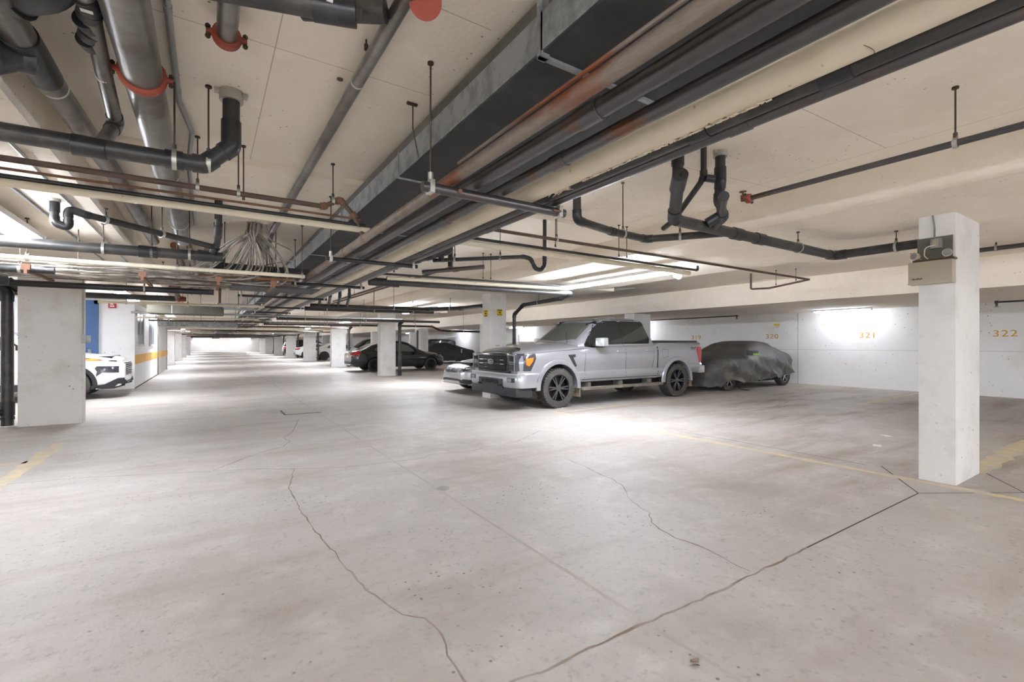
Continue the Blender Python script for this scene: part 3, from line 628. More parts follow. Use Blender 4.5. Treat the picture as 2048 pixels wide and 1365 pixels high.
pipe('drain_pipe', 'black elbow fitting on the far left edge above the cross pipes', [(-1.42, 4.15, 2.62), (-1.25, 4.2, 2.52), (-1.2, 4.22, 2.44), (-1.5, 4.25, 2.38)], .035, 'abs', elbow='absd')
# P-trap at left
J = pipe('drain_trap', 'black P-trap hanging from the left ceiling band', [(-1.12, 5.56, 2.62), (-1.12, 5.56, 2.41), (-1.03, 5.56, 2.38), (-1.035, 5.56, 2.55), (-.93, 5.58, 2.52), (.04, 6.32, 2.47)], .030, 'abs', elbow='absd', bend=.052, coups=[((-1.12, 5.56, 2.55), (0, 0, 1))], hang=[(-.80, 5.68, 2.512, (.8, .6, 0), 2.62), (-.4, 5.98, 2.49, (.8, .6, 0))])
b = nb(); tube(b, [(-1.12, 5.56, 2.595), (-1.12, 5.56, 2.62)], .042, 20); obj('ceiling_collar', b, M['band'], J)
# big black cross drain at Y 6.4
K = pipe('drain_pipe', 'large black drain pipe crossing the left side above the cream conduit', [(-6.5, 6.4, 2.27), (.14, 6.4, 2.37)], .055, 'abs', seg=24, coups=[((-.55, 6.4, 2.36), (1, 0, 0)), ((-.02, 6.4, 2.37), (1, 0, 0))], elbow='absd', hang=[(-.92, 6.4, 2.35), (-.52, 6.4, 2.36), (-.18, 6.4, 2.366)])
b = nb(); tube(b, fillet([(.09, 5.9, 2.90), (.09, 6.1, 2.60), (.08, 6.3, 2.50), (.03, 6.4, 2.40)], .08)[0], .036, 18); br = obj('riser', b, M['abs'], K)
b = nb(); tube(b, [(.09, 6.05, 2.68), (.085, 6.2, 2.56)], .043, 18); tube(b, [(.07, 6.33, 2.47), (.04, 6.38, 2.42)], .044, 18); obj('coupling', b, M['absd'], br)
pipe('conduit', 'cream painted conduit under the black cross drain on the left', [(-6.5, 6.55, 2.19), (1.05, 6.55, 2.235)], .024, 'cream', seg=14, hang=[(-1.52, 6.55, 2.22), (-.3, 6.55, 2.228), (1.02, 6.55, 2.235)])
# cable tray with brackets
tr = thing('cable_tray', 'rusty strut tray carrying the grey cables across the left side', 'cable tray', (-.5, 7, 2.1))
b = nb(); tube(b, [(-.1, 6.85, 2.19), (.95, 6.85, 2.22)], .022, 12); obj('front_rail', b, M['orange'], tr)
b = nb(); box(b, -6.5, 1.0, 6.95, 6.98, 2.13, 2.17); box(b, -6.5, 1.0, 7.55, 7.58, 2.13, 2.17); obj('side_rail', b, M['brown'], tr, smooth=0)
for x in (-3.2, -2.2, -1.55, -.62, .1, .7):
    b = nb(); box(b, x - .018, x + .018, 6.64, 7.6, 2.095, 2.12); box(b, x - .035, x + .035, 6.62, 6.65, 2.11, 2.17); box(b, x - .012, x + .012, 6.62, 6.64, 2.07, 2.11); obj('strut', b, M['orange'], tr, smooth=0)
for x in (.17, .75, -1.2):
    b = nb(); tube(b, [(x, 6.9, 2.13), (x, 6.9, ceil_z(x, 7))], .006, 6); obj('hanger_rod', b, M['rod'], tr)
b = nb(); box(b, .05, 1.2, 7.15, 7.22, 2.28, 2.42); box(b, .25, 1.3, 6.9, 7.5, 2.1, 2.12); obj('dark_backing', b, M['ductb'], tr, smooth=0)
# cables: from a hole in the slab, down, along the tray to the left
rnd = random.Random(11)
for k in range(34):
    a = rnd.uniform(0, 6.28); q = rnd.uniform(0, .07)
    hx, hy = .50 + q * math.cos(a) * 1.3, 6.75 + q * math.sin(a)
    ly = 6.72 + rnd.uniform(0, .85); lz = 2.15 + rnd.uniform(-.03, .08); dx = -.22 + 1.1 * (k / 30.0) + rnd.uniform(-.05, .05)
    P = [Vector((hx, hy, 2.91)), Vector((hx - .02, hy, 2.78)), Vector((hx + (dx - hx) * .42 + rnd.uniform(-.02, .02), hy + .04, 2.60)), Vector((hx + (dx - hx) * .82, (hy + ly) / 2, 2.36 + rnd.uniform(-.02, .03))), Vector((dx - .10, ly, lz + .06)), Vector((dx - .32, ly, lz))]
    x = dx - .9
    while x > -6.4:
        P.append(Vector((x, min(max(ly + rnd.uniform(-.10, .10), 6.66), 7.6), lz + rnd.uniform(-.02, .025)))); x -= .42
    Q = []
    for i in range(len(P) - 1):
        p0 = P[max(i - 1, 0)]; p1 = P[i]; p2 = P[i + 1]; p3 = P[min(i + 2, len(P) - 1)]
        for s in range(4):
            t = s / 4; Q.append(.5 * ((2 * p1) + (p2 - p0) * t + (2 * p0 - 5 * p1 + 4 * p2 - p3) * t * t + (3 * p1 - p0 - 3 * p2 + p3) * t ** 3))
    Q.append(P[-1]); b = nb(); tube(b, Q, rnd.choice((.0085, .010, .012)), 7)
    setp(obj('cable', b, M['cable']), 'dusty grey cable dropping from a slab hole and lying along the left tray', 'cable', 'grey cables from the slab hole')
b = nb(); tube(b, fillet([(.62, 6.75, 2.90), (.66, 6.8, 2.72), (.95, 6.9, 2.62), (1.0, 6.9, 2.50), (.7, 6.9, 2.42), (.5, 6.9, 2.35)], .12)[0], .008, 8)
setp(obj('cable', b, M['cable']), 'single pale cable looping out to the right of the cable bunch', 'cable')
pipe('drain_pipe', 'thick black drain stub beside the far left column top', [(-6.5, 7.9, 2.08), (-2.0, 7.9, 2.11)], .06, 'absd', seg=20)
pipe('drain_pipe', 'black pipe stub ending above the broad left column', [(-4, 6.75, 2.11), (-1.36, 6.75, 2.13)], .036, 'absd', hang=[(-1.62, 6.75, 2.13)])
# vertical drain by left column
V_ = pipe('drain_pipe', 'black vertical drain pipe with a cleanout at the foot, left of the broad left column', [(-3.3, 11.0, 2.45), (-3.0, 10.95, 2.35), (-2.76, 10.9, 2.2), (-2.76, 10.9, .02)], .078, 'abs', elbow='absd', seg=22, coups=[((-2.76, 10.9, .30), (0, 0, 1))])
sleeve(V_, (-2.76, 10.9, .14), (0, 0, 1), .088, .05, 'absd'); sleeve(V_, (-2.76, 10.9, .055), (0, 0, 1), .076, .11, 'white', 'pale_foot')
b = nb(); tube(b, [(-2.8, 10.86, .24), (-2.93, 10.72, .27)], .052, 16); tube(b, [(-2.92, 10.73, .27), (-2.95, 10.70, .275)], .06, 16); obj('cleanout', b, M['absd'], V_)
b = nb(); tube(b, [(-2.76, 10.9, 2.4), (-2.60, 10.9, 2.25)], .07, 16); obj('wye', b, M['absd'], V_)
cb = thing('conduit', 'thin conduit with a switch box on the right edge of the broad left column', 'conduit', (-1.80, 10.70, 1.5))
b = nb(); tube(b, [(-1.80, 10.70, 1.5), (-1.80, 10.70, 2.55), (-1.83, 10.72, 2.62)], .012, 8); obj('conduit_run', b, M['beige'], cb)
b = nb(); box(b, -1.82, -1.76, 10.67, 10.74, 1.37, 1.52, bev=.005); box(b, -1.76, -1.70, 10.69, 10.73, 1.38, 1.50, bev=.005); obj('switch_box', b, M['galv'], cb)
# pipes crossing the left bay around Y 10 to 12
L1 = pipe('drain_pipe', 'thick dark pipe crossing right of the broad left column, upper one', [(-7, 9.9, 2.26), (.08, 9.9, 2.28)], .05, 'absd', hang=[(-.9, 9.9, 2.27)], seg=18)
pipe('drain_pipe', 'dark pipe crossing right of the broad left column, lower one with a red end', [(-7, 11.6, 2.26), (-.55, 11.6, 2.27)], .055, 'absd', seg=18)
t = pipe('drain_pipe', 'red-coupled pipe junction over the left lane', [(-.52, 10.4, 2.44), (-.52, 11.6, 2.27), (-.38, 11.6, 2.27)], .045, 'brown', elbow='coup')
red_coupling(t, (-.5, 11.5, 2.28), (1, 0, 0), .06); red_coupling(t, (-.52, 10.6, 2.42), (0, 1, 0), .05)
for i, x in enumerate((-.42, -.24, -.02)):
    pipe('steel_pipe', 'brownish pipe running away overhead past the cable tray, %s of three' % ('leftmost', 'middle', 'rightmost')[i], [(x, 8.4, 2.80), (x + .02, 16, 2.80)], .05 - .008 * i, 'rust', coups=[((x, 10.3, 2.80), (0, 1, 0)), ((x, 13, 2.8), (0, 1, 0))])
t = pipe('water_pipe', 'short brown vertical pipe with valves dropping beside the duct', [(.12, 9.7, 2.90), (.17, 9.7, 2.60), (.17, 9.9, 2.1)], .02, 'brown', elbow='orange', coups=[((.17, 9.82, 2.3), (0, 0, 1))])
pipe('drain_pipe', 'short black slanting pipe beside the brown vertical pipe', [(-.05, 9.0, 2.30), (.15, 9.0, 2.45), (.2, 9.0, 2.9)], .05, 'absd', bend=.04)
# crossing ducts further away
for (x0, x1, y0, y1, z0, z1, lab, m) in ((-1.3, .35, 14.8, 15.6, 2.14, 2.36, 'low galvanised cross duct hanging over the left lane, nearer one', 'galvd'), (.2, 1.15, 14.8, 15.5, 2.32, 2.46, 'short raised galvanised cross duct meeting the main duct', 'galv'),
                                     (-1.6, 1.0, 22.0, 23, 2.02, 2.28, 'flat galvanised cross duct hanging over the left lane, farther one', 'galv')):
    b = nb(); box(b, x0, x1, y0, y1, z0, z1, bev=.01); o = obj('cross_duct', b, M[m], smooth=20); setp(o, lab, 'duct')
    b = nb(); box(b, x0 + .5, x0 + .52, y0 - .01, y0, z0, z1); box(b, x0 + .2, x0 + .22, y0 - .006, y0, z1, 2.9 if x0 > -.86 else 2.62); obj('duct_strap', b, M['band'], o, smooth=0)
lamp_ = None
# ---------------------------------------------------------------- many thin pipes crossing the far aisle
rnd = random.Random(5)
far = [(10.9, -1.0, .9, 2.62, .014, 'brown'), (12.3, -1.85, 1.1, 2.20, .028, 'cream'), (13.1, 2.1, 5.7, 2.28, .055, 'abs'), (13.9, 2.0, 6.3, 2.33, .014, 'dark'), (16.6, -1.8, 6.0, 2.24, .030, 'conduit'),
       (17.5, -1.8, 1.4, 2.14, .03, 'cream'), (18.2, 2.0, 8.2, 2.25, .05, 'abs'), (19.5, 1.9, 6.0, 2.15, .035, 'conduit'), (21, -1.8, 2.2, 2.2, .03, 'brown'), (22.8, 2.0, 7.0, 2.22, .045, 'abs'), (24.5, -1.8, 6, 2.12, .03, 'brown'),
       (26.5, -1.8, 4, 2.2, .04, 'absd'), (28.8, -1.8, 6, 2.14, .035, 'cream'), (31, -1.8, 6, 2.2, .045, 'absd'), (33.5, -4, 7, 2.12, .04, 'brown'), (36, -4, 7, 2.22, .05, 'absd'), (39, -4, 7, 2.12, .04, 'conduit'), (43, -4, 7, 2.2, .05, 'brown'), (48, -4, 7, 2.15, .05, 'absd'), (54, -4, 7, 2.2, .06, 'brown'), (60, -4, 7, 2.2, .07, 'absd'), (70, -5, 8, 2.25, .07, 'brown'), (82, -5, 8, 2.3, .08, 'absd')]
for i, (y, x0, x1, z, r, m) in enumerate(far):
    hg = [(x0 + (x1 - x0) * f, y, z) for f in (.15, .5, .82)] if y < 40 else []
    pipe('water_pipe' if r < .04 else 'drain_pipe', 'far %s cross pipe under the ceiling, about %d metres down the aisle' % ({'abs': 'black', 'absd': 'dark', 'brown': 'brown', 'cream': 'cream', 'conduit': 'pale grey', 'dark': 'thin dark'}[m], round(y)), [(x0, y, z), (x1, y, z + .03)], r, m, hang=hg, group='cross pipes down the far aisle', seg=10)

# ---------------------------------------------------------------- right side pipes
Q_ = pipe('drain_pipe', 'black drain pipe dropping right of the bundle and running to the large drain', [(3.0, 3.12, 2.83), (2.72, 3.12, 2.83), (2.72, 3.12, 2.45), (3.25, 3.22, 2.44), (3.78, 3.26, 2.44), (4.25, 2.62, 2.44)], .036, 'abs', elbow='absd', seg=20, hang=[(3.42, 3.24, 2.44), (3.98, 3.0, 2.44, (.6, -.8, 0))], bend=.06)
RR = pipe('drain_pipe', 'large black drain pipe crossing on the right and turning along the near column', [(3.42, 2.62, 2.44), (4.3, 2.62, 2.44), (6.42, 2.62, 2.44), (6.42, 1.69, 2.44)], .05, 'abs', elbow='absd', seg=26, hang=[(5.55, 2.62, 2.44, (1, 0, 0), 2.62), (6.42, 2.0, 2.44, (0, 1, 0), 2.62)], coups=[((4.35, 2.62, 2.44), (1, 0, 0)), ((4.75, 2.62, 2.44), (1, 0, 0))], bend=.09)
b = nb(); tube(b, [(3.42, 2.64, 2.44), (3.22, 2.46, 2.58), (3.10, 2.36, 2.63)], .05, 24); ob = obj('slanting_branch', b, M['abs'], RR)
b = nb(); tube(b, [(3.40, 2.62, 2.45), (3.33, 2.56, 2.50)], .058, 22); obj('elbow', b, M['absd'], ob)
b = nb(); tube(b, [(3.16, 2.41, 2.61), (3.03, 2.28, 2.66)], .060, 24); c = obj('cleanout', b, M['absd'], RR)
b = nb(); mx = Matrix.Translation((3.03, 2.28, 2.66)) @ Matrix.Rotation(.75, 4, 'Z'); box(b, -.022, .022, -.012, .006, -.01, .01, mx=mx); obj('plug', b, M['absd'], c)
b = nb(); tube(b, [(3.13, 2.38, 2.95), (3.13, 2.38, 2.66)], .042, 20); rs = obj('riser', b, M['abs'], RR); b = nb(); tube(b, [(3.13, 2.38, 2.86), (3.13, 2.38, 2.78)], .05, 20); obj('coupling', b, M['absd'], rs)
b = nb(); tube(b, fillet([(3.35, 2.30, 2.95), (3.35, 2.30, 2.74), (3.37, 2.34, 2.68), (3.55, 2.75, 2.48), (3.60, 2.9, 2.45)], .03)[0], .024, 16); sb = obj('slim_branch', b, M['abs'], RR)
b = nb(); tube(b, [(3.35, 2.3, 2.76), (3.35, 2.3, 2.71)], .03, 16); tube(b, [(3.36, 2.29, 2.70), (3.42, 2.25, 2.69)], .03, 16); obj('elbow', b, M['absd'], sb)
T_ = pipe('drain_pipe', 'black drain riser with a pale ceiling collar and side cleanout on the right', [(3.545, 2.28, 2.95), (3.545, 2.28, 2.70), (3.62, 2.34, 2.58), (3.86, 2.45, 2.50), (3.95, 2.62, 2.44)], .040, 'abs', elbow='absd', seg=20, bend=.05, coups=[((3.545, 2.28, 2.76), (0, 0, 1))])
b = nb(); tube(b, [(3.545, 2.28, 2.905), (3.545, 2.28, 2.95)], .055, 20); box(b, 3.46, 3.63, 2.27, 2.29, 2.93, 2.945); obj('ceiling_collar', b, M['band'], T_)
b = nb(); tube(b, [(3.80, 2.44, 2.53), (3.50, 2.22, 2.55)], .036, 20); c = obj('cleanout', b, M['absd'], T_)
b = nb(); tube(b, [(3.52, 2.235, 2.55), (3.48, 2.205, 2.551)], .041, 20); obj('plug', b, M['abs'], c)
b = nb(); tube(b, [(3.86, 2.44, 2.53), (3.78, 2.56, 2.45)], .045, 20); obj('wye', b, M['absd'], T_)
U_ = pipe('sprinkler_pipe', 'dark sprinkler pipe along the right ceiling with a red elbow and head', [(3.88, -4, 2.60), (3.86, 2.23, 2.60)], .021, 'dark', hang=[(3.87, .91, 2.60, (0, 1, 0)), (3.87, -1.2, 2.60, (0, 1, 0))])
red_coupling(U_, (3.86, 2.22, 2.60), (0, 1, 0), .021)
b = nb(); tube(b, [(3.86, 2.24, 2.60), (3.86, 2.27, 2.60), (3.86, 2.27, 2.64)], .02, 12); tube(b, [(3.86, 2.27, 2.64), (3.86, 2.27, 2.67)], .008, 8); tube(b, [(3.86, 2.27, 2.67), (3.86, 2.27, 2.674)], .03, 14); obj('sprinkler_head', b, M['orange'], U_)
# V run with triangle end
Vv = pipe('sprinkler_pipe', 'thin brown sprinkler line crossing the right ceiling', [(2.1, 4.38, 2.612), (9.7, 4.38, 2.60), (8.15, 4.42, 2.585)][:2], .019, 'brown', hang=[(3.5, 4.38, 2.61, (1, 0, 0), 2.95), (5.9, 4.38, 2.605, (1, 0, 0), 2.62)][:1])
pipe('sprinkler_pipe', 'small brown pipe frame hanging at the end of the sprinkler line', [(9.7, 4.38, 2.60), (9.45, 5.0, 2.48), (9.30, 5.3, 2.48), (9.30, 5.3, 2.80)], .019, 'brown', hang=[(9.62, 4.58, 2.56, (1, 0, 0), 2.83), (9.5, 4.9, 2.5, (0, 1, 0), 2.83)], ringr=False)
# W: insulated with black top
pipe('insulated_pipe', 'cream insulated cross pipe over the silver pickup ending beside the lamp', [(2.05, 4.47, 2.455), (6.15, 4.47, 2.44)], .034, 'cream', seg=20)
W_ = pipe('water_pipe', 'black pipe lying on top of the cream cross pipe over the pickup', [(2.05, 4.43, 2.50), (6.3, 4.43, 2.49), (6.3, 4.43, 2.56)], .017, 'absd', elbow='absd', hang=[(3.52, 4.43, 2.50), (4.75, 4.43, 2.495), (4.6, 4.43, 2.495)], ringr=False)
el = thing('emergency_spot', 'pair of pale emergency spot heads under the ceiling beside the lamp', 'emergency light', (6.18, 4.6, 2.5))
for dx, dy in ((-.06, .05), (.1, .12)):
    b = nb(); c = Vector((6.15 + dx, 4.62 + dy, 2.44)); d = Vector((-.5, -.7, -.4)).normalized(); tube(b, [c - d * .05, c - d * .02, c + d * .03], [.012, .035, .05], 16); obj('spot_head', b, M['textw'], el)
b = nb(); tube(b, [(6.16, 4.68, 2.44), (6.16, 4.68, 2.62)], .012, 8); obj('stem', b, M['beige'], el)
# X: P-trap on right
X_ = pipe('drain_trap', 'black P-trap right of the bundle with a long sloping arm', [(3.5, 4.62, 2.90), (3.5, 4.62, 2.33), (3.44, 4.62, 2.27), (3.36, 4.62, 2.28), (3.30, 4.64, 2.40), (3.22, 4.66, 2.42), (2.35, 5.4, 2.40)], .024, 'abs', elbow='absd', bend=.06, seg=16, hang=[(3.0, 4.86, 2.415, (.8, -.7, 0)), (2.55, 5.2, 2.405, (.8, -.7, 0))], coups=[((3.5, 4.62, 2.42), (0, 0, 1))])
# risers near duct right
Z_ = pipe('drain_pipe', 'stepped black drain pipe with an upright riser behind the second trapeze', [(2.46, 5.15, 2.9), (2.46, 5.15, 2.50), (2.28, 5.35, 2.44), (1.95, 6.4, 2.38), (1.8, 7.0, 2.36)], .045, 'abs', elbow='absd', seg=20, bend=.06, coups=[((2.2, 5.6, 2.425), (-.3, 1, -.05)), ((2.1, 5.95, 2.41), (-.3, 1, -.05))])
for dx, lab in ((-.12, 'left'), (.12, 'right')):
    t = pipe('drain_pipe', 'black riser with a ceiling flange, %s of the stepped drain pipe' % lab, [(2.50 + dx, 5.35 + dx, 2.90), (2.50 + dx, 5.35 + dx, 2.36)], .034, 'absd', seg=16)
    b = nb(); tube(b, [(2.50 + dx, 5.35 + dx, 2.885), (2.50 + dx, 5.35 + dx, 2.90)], .07, 16); obj('flange', b, M['absd'], t)
t = pipe('drain_pipe', 'short slanted dark pipe under the stepped drain', [(2.35, 5.75, 2.30), (3.0, 5.25, 2.36)], .028, 'dark', coups=[((2.7, 5.48, 2.33), (.8, -.6, .06))])
pipe('steel_pipe', 'thin diagonal brown pipe behind the cream cross pipe', [(2.9, 6.0, 2.45), (2.95, 14, 2.50)], .018, 'brown')
# Y: cream + black pair feeding column 2
pipe('insulated_pipe', 'cream insulated cross pipe leading to the column behind the pickup', [(2.25, 6.9, 2.352), (5.78, 6.9, 2.415)], .030, 'cream', seg=20)
pipe('water_pipe', 'slim dark pipe above the cream pipe leading to the column behind the pickup', [(1.85, 6.87, 2.40), (5.7, 6.87, 2.46)], .017, 'absd', hang=[(2.35, 6.87, 2.41), (3.9, 6.87, 2.43), (4.05, 6.87, 2.43)], ringr=False)
Yb = pipe('drain_pipe', 'black drain pipe leading to the column behind the pickup and down its right side', [(2.05, 6.95, 2.29), (5.9, 6.95, 2.33), (6.52, 8.0, 2.36), (6.60, 9.6, 2.33), (6.50, 9.86, 2.10), (6.50, 9.86, 0)], .045, 'abs', elbow='absd', seg=22, bend=.09, hang=[(6.56, 8.9, 2.345, (0, 1, 0), 2.62)])
b = nb(); tube(b, [(2.0, 6.95, 2.29), (2.45, 6.95, 2.29)], .062, 20); obj('end_sleeve', b, M['absd'], Yb)
pipe('water_pipe', 'thin grey pipe on the ceiling above the pickup roof', [(8.3, 7.5, 2.66), (8.3, 9.9, 2.70)], .022, 'conduit')
# wall sprinkler pipes
for (y0, y1, z, lab) in ((9.64, 17, 2.40, 'thin dark sprinkler pipe high on the wall above the covered car'), (2.2, 3.1, 2.40, 'short end of dark sprinkler pipe by the wall at the right picture edge'), (-6, 2.9, 2.39, '')):
    if not lab: continue
    yy0, yy1 = (9.64, 17) if y0 == 9.64 else (-4, 3.02)
    e_ = yy0 if y0 == 9.64 else yy1
    t = pipe('sprinkler_pipe', lab, [(16.0, yy0, 2.37), (16.0, yy1, 2.37)] if y0 == 9.64 else [(16.0, yy1, 2.37), (16.0, yy0, 2.37)], .022, 'dark')
    b = nb(); tube(b, [(16.0, e_, 2.37), (16.0, e_, 2.27)], .022, 10); tube(b, [(16.0, e_, 2.26), (16.0, e_, 2.25)], .045, 14); tube(b, [(16.0, e_ - .03, 2.37), (16.0, e_ + .03, 2.37)], .035, 10); obj('sprinkler_head', b, M['dark'], t)
t = pipe('sprinkler_pipe', 'dark sprinkler pipe passing behind the near right column, ending in a red elbow', [(9.25, -4, 2.70), (9.25, 2.60, 2.70)], .032, 'dark', hang=[(9.25, 1.75, 2.70, (0, 1, 0), 2.83)]); red_coupling(t, (9.25, 2.62, 2.70), (0, 1, 0), .03)
b = nb(); tube(b, [(9.25, 2.66, 2.68), (9.25, 2.66, 2.77)], .02, 10); tube(b, [(9.25, 2.66, 2.77), (9.25, 2.66, 2.775)], .045, 12); obj('sprinkler_head', b, M['orange'], t)

# thin conduits along left band, ceiling disc
for i, (x, z, m) in enumerate(((-1.02, 2.612, 'galv'), (-1.30, 2.612, 'galv'))):
    pipe('conduit', 'thin conduit fixed along the left ceiling band, %s one' % ('inner', 'outer')[i], [(x, -3, z), (x - .02, 9.6, z)], .010, m, seg=8)
b = nb(); tube(b, [(.66, 2.9, 2.944), (.66, 2.9, 2.951)], .018, 16); setp(obj('ceiling_plug', b, M['steel']), 'small round metal plug set in the aisle ceiling', 'plug')
# bay pipes beyond the columns on the right
pipe('drain_pipe', 'black drain pipe under the ceiling left of the column behind the pickup', [(2.1, 12.3, 2.30), (5.2, 12.3, 2.33), (5.8, 11.4, 2.33), (5.86, 10.36, 2.33)], .055, 'abs', elbow='absd', hang=[(4.2, 12.3, 2.33), (5.6, 11.7, 2.33, (.5, -.8, 0))], seg=18, bend=.1)
for k in range(4):
    pipe('drain_trap', 'small black curved drop joining the far black drain, %s of four' % ('first', 'second', 'third', 'fourth')[k], [(2.2 + .22 * k, 11.6, 2.8), (2.2 + .22 * k, 11.6, 2.5), (2.3 + .22 * k, 12.25, 2.34)], .035, 'absd', elbow='absd', seg=12)
pipe('sprinkler_pipe', 'brown sprinkler line sloping above the far black drain', [(3.05, 14.2, 2.60), (3.10, 8.2, 2.58)], .022, 'brown', hang=[(3.1, 10.2, 2.585, (0, 1, 0)), (3.08, 12.0, 2.59, (0, 1, 0))])
t = pipe('drain_pipe', 'bent dark pipe with a rusty elbow behind the third column', [(7.0, 19.9, 2.15), (8.6, 19.9, 2.15), (9.0, 19.9, 1.98), (9.6, 19.9, 1.95), (12.5, 19.9, 1.95)], .045, 'absd', elbow='coup', hang=[(7.8, 19.9, 2.15), (10.2, 19.9, 1.95), (12.2, 19.9, 1.95)])
pipe('drain_pipe', 'black pipe dropping beside the inner beam column', [(10.95, 27.6, 2.2), (10.95, 27.6, 0)], .06, 'abs')
# ================================================================ vehicles
def ip(x, pts): return float(np.interp(x, [p[0] for p in pts], [p[1] for p in pts]))
def smf(pts, wd=0.06):
    def f(x): return sum(ip(x + d * wd, pts) for d in (-1, -.5, 0, .5, 1)) / 5
    return f
SIDE = [(0, .93), (.10, .965), (.22, .985), (.38, .998), (.52, 1.0), (.66, .995), (.78, .985), (.88, .965), (.95, .935), (1.0, .885)]

class Vehicle:
    def __init__(s, name, label, cat, loc, rz, P, group=None):
        s.P = P; s.root = thing(name, label, cat, loc, rz, group)
        L, W = P['L'], P['W']; s.bv = None
        zb = smf(P['bot'], .05); zs = smf(P['sh'], P.get('smw', .05)); zt = smf(P['top'], P.get('smw', .05)); wd = smf(P['wid'], .03)
        side = P.get('side', SIDE)
        s.side = lambda f: ip(f, side)
        xs = set(np.linspace(P['x0'], P['x1'], P.get('n', 70)))
        for xw in P['wheels']:
            for a in np.linspace(0, PI, 25): xs.add(xw + P['ar'] * math.cos(a))
        for e in (.01, .03, .06, .1): xs.add(P['x0'] + e); xs.add(P['x1'] - e)
        xs = sorted(x for x in xs if P['x0'] <= x <= P['x1'])
        b = nb(); R = []
        fr = [f for f, _ in side]
        for x in xs:
            b0, sh, tp, w_ = zb(x), zs(x), zt(x), wd(x)
            zl = b0
            for xw in P['wheels']:
                d = abs(x - xw)
                if d <= P['ar']: zl = max(zl, P['wz'] + math.sqrt(max(P['ar'] ** 2 - d * d, 0)))
            half = []
            for f in fr:
                z = max(b0 + f * (sh - b0), min(zl, sh - .02)); half.append((w_ * s.side((z - b0) / (sh - b0)), z))
            yl = half[-1][0]
            for t, q in ((.80, .45), (.5, .82), (0, 1.0)): half.append((yl * t, sh + (tp - sh) * q))
            ring = [b.verts.new((x, -y, z)) for y, z in half] + [b.verts.new((x, y, z)) for y, z in half[-2::-1]]
            R.append(ring)
        n = len(R[0])
        for i in range(len(R) - 1):
            for k in range(n - 1): b.faces.new((R[i][k], R[i][k + 1], R[i + 1][k + 1], R[i + 1][k]))
            b.faces.new((R[i][0], R[i + 1][0], R[i + 1][-1], R[i][-1]))
        b.faces.new(R[0]); b.faces.new(R[-1][::-1])
        s.body = obj('body', b, M[P['paint']], s.root, smooth=32, local=True)
        g = P.get('gh')
        if g:
            b = nb(); R = []
            zr = smf(g['roof'], g.get('sm', .05)); xs = np.linspace(g['x0'], g['x1'], 44)
            for x in xs:
                zbelt = zs(x) - .03; z = max(zr(x), zbelt + .012); H = g['H'] - zbelt
                wbel = wd(x) * side[-1][1] - .005
                def yy(zz): return wbel - (wbel - g['wr']) * ((zz - zbelt) / H) ** 1.15
                e = min(.10, (z - zbelt) * .5); zc = z - e
                half = [(yy(zbelt + (zc - zbelt) * t), zbelt + (zc - zbelt) * t) for t in (0, .25, .5, .75, 1)]
                y1 = half[-1][0]
                half += [(y1 - .35 * e, zc + e * .42), (y1 - 1.0 * e, zc + e * .75), (y1 * .6, zc + e * .95), (0, z)]
                R.append([b.verts.new((x, -y, q)) for y, q in half] + [b.verts.new((x, y, q)) for y, q in half[-2::-1]])
            n = len(R[0])
            for i in range(len(R) - 1):
                for k in range(n - 1): b.faces.new((R[i][k], R[i][k + 1], R[i + 1][k + 1], R[i + 1][k]))
            b.faces.new(R[0]); b.faces.new(R[-1][::-1])
            s.cab = obj('cabin', b, M[P['paint']], s.root, smooth=32, local=True)
        V = []; F = []
        for o in [s.body] + ([s.cab] if g else []):
            k = len(V); V += [v.co.copy() for v in o.data.vertices]; F += [[i + k for i in p.vertices] for p in o.data.polygons]
        s.bvh = BVHTree.FromPolygons(V, F)
        # dark underbody and wheel wells
        b = nb(); box(b, P['x0'] + .25, P['x1'] - .25, -W * .72, W * .72, P['bot'][0][1] - .02 if not P.get('ub') else P['ub'], ip(P['L'] / 2, P['sh']) - .1)
        for xw in P['wheels']: box(b, xw - P['ar'] - .03, xw + P['ar'] + .03, -W * .93, W * .93, P['wz'] + P['ar'] + .0, P['wz'] + P['ar'] + .03)
        obj('underbody', b, M['gap'], s.root, smooth=0, local=True)
    def cast(s, ax, a, c):
        o, d = {'L': ((a, -5, c), (0, 1, 0)), 'R': ((a, 5, c), (0, -1, 0)), 'F': ((-5, a, c), (1, 0, 0)), 'B': ((15, a, c), (-1, 0, 0)), 'T': ((a, c, 5), (0, 0, -1))}[ax]
        h = s.bvh.ray_cast(Vector(o), Vector(d))
        return h[0], h[1], Vector(d)
    def patch(s, name, ax, poly, m, off=.006, parent=None, step=.06, th=.02, mirror=False):
        t = bmesh.new(); t.faces.new([t.verts.new((p[0], p[1], 0)) for p in poly])
        for k in (0, 1):
            lo = min(p[k] for p in poly); hi = max(p[k] for p in poly); q = lo + step
            while q < hi - .004:
                co = [0, 0, 0]; no = [0, 0, 0]; co[k] = q; no[k] = 1
                bmesh.ops.bisect_plane(t, geom=t.verts[:] + t.edges[:] + t.faces[:], plane_co=co, plane_no=no, dist=1e-5); q += step
        bmesh.ops.triangulate(t, faces=t.faces[:])
        edge = [e for e in t.edges if len(e.link_faces) == 1]
        vs = t.verts[:]; last = None; hit = {}
        for v in vs:
            p, n, d = s.cast(ax, v.co.x, v.co.y)
            if p is not None: hit[v] = p
        if not hit: t.free(); return None
        for v in vs:
            if v not in hit:
                c = min(hit, key=lambda u: (u.co - v.co).length); p = hit[c].copy()
                dx, dy = v.co.x - c.co.x, v.co.y - c.co.y
                hit[v] = p + {'L': Vector((dx, 0, dy)), 'R': Vector((dx, 0, dy)), 'F': Vector((0, dx, dy)), 'B': Vector((0, dx, dy)), 'T': Vector((dx, dy, 0))}[ax]
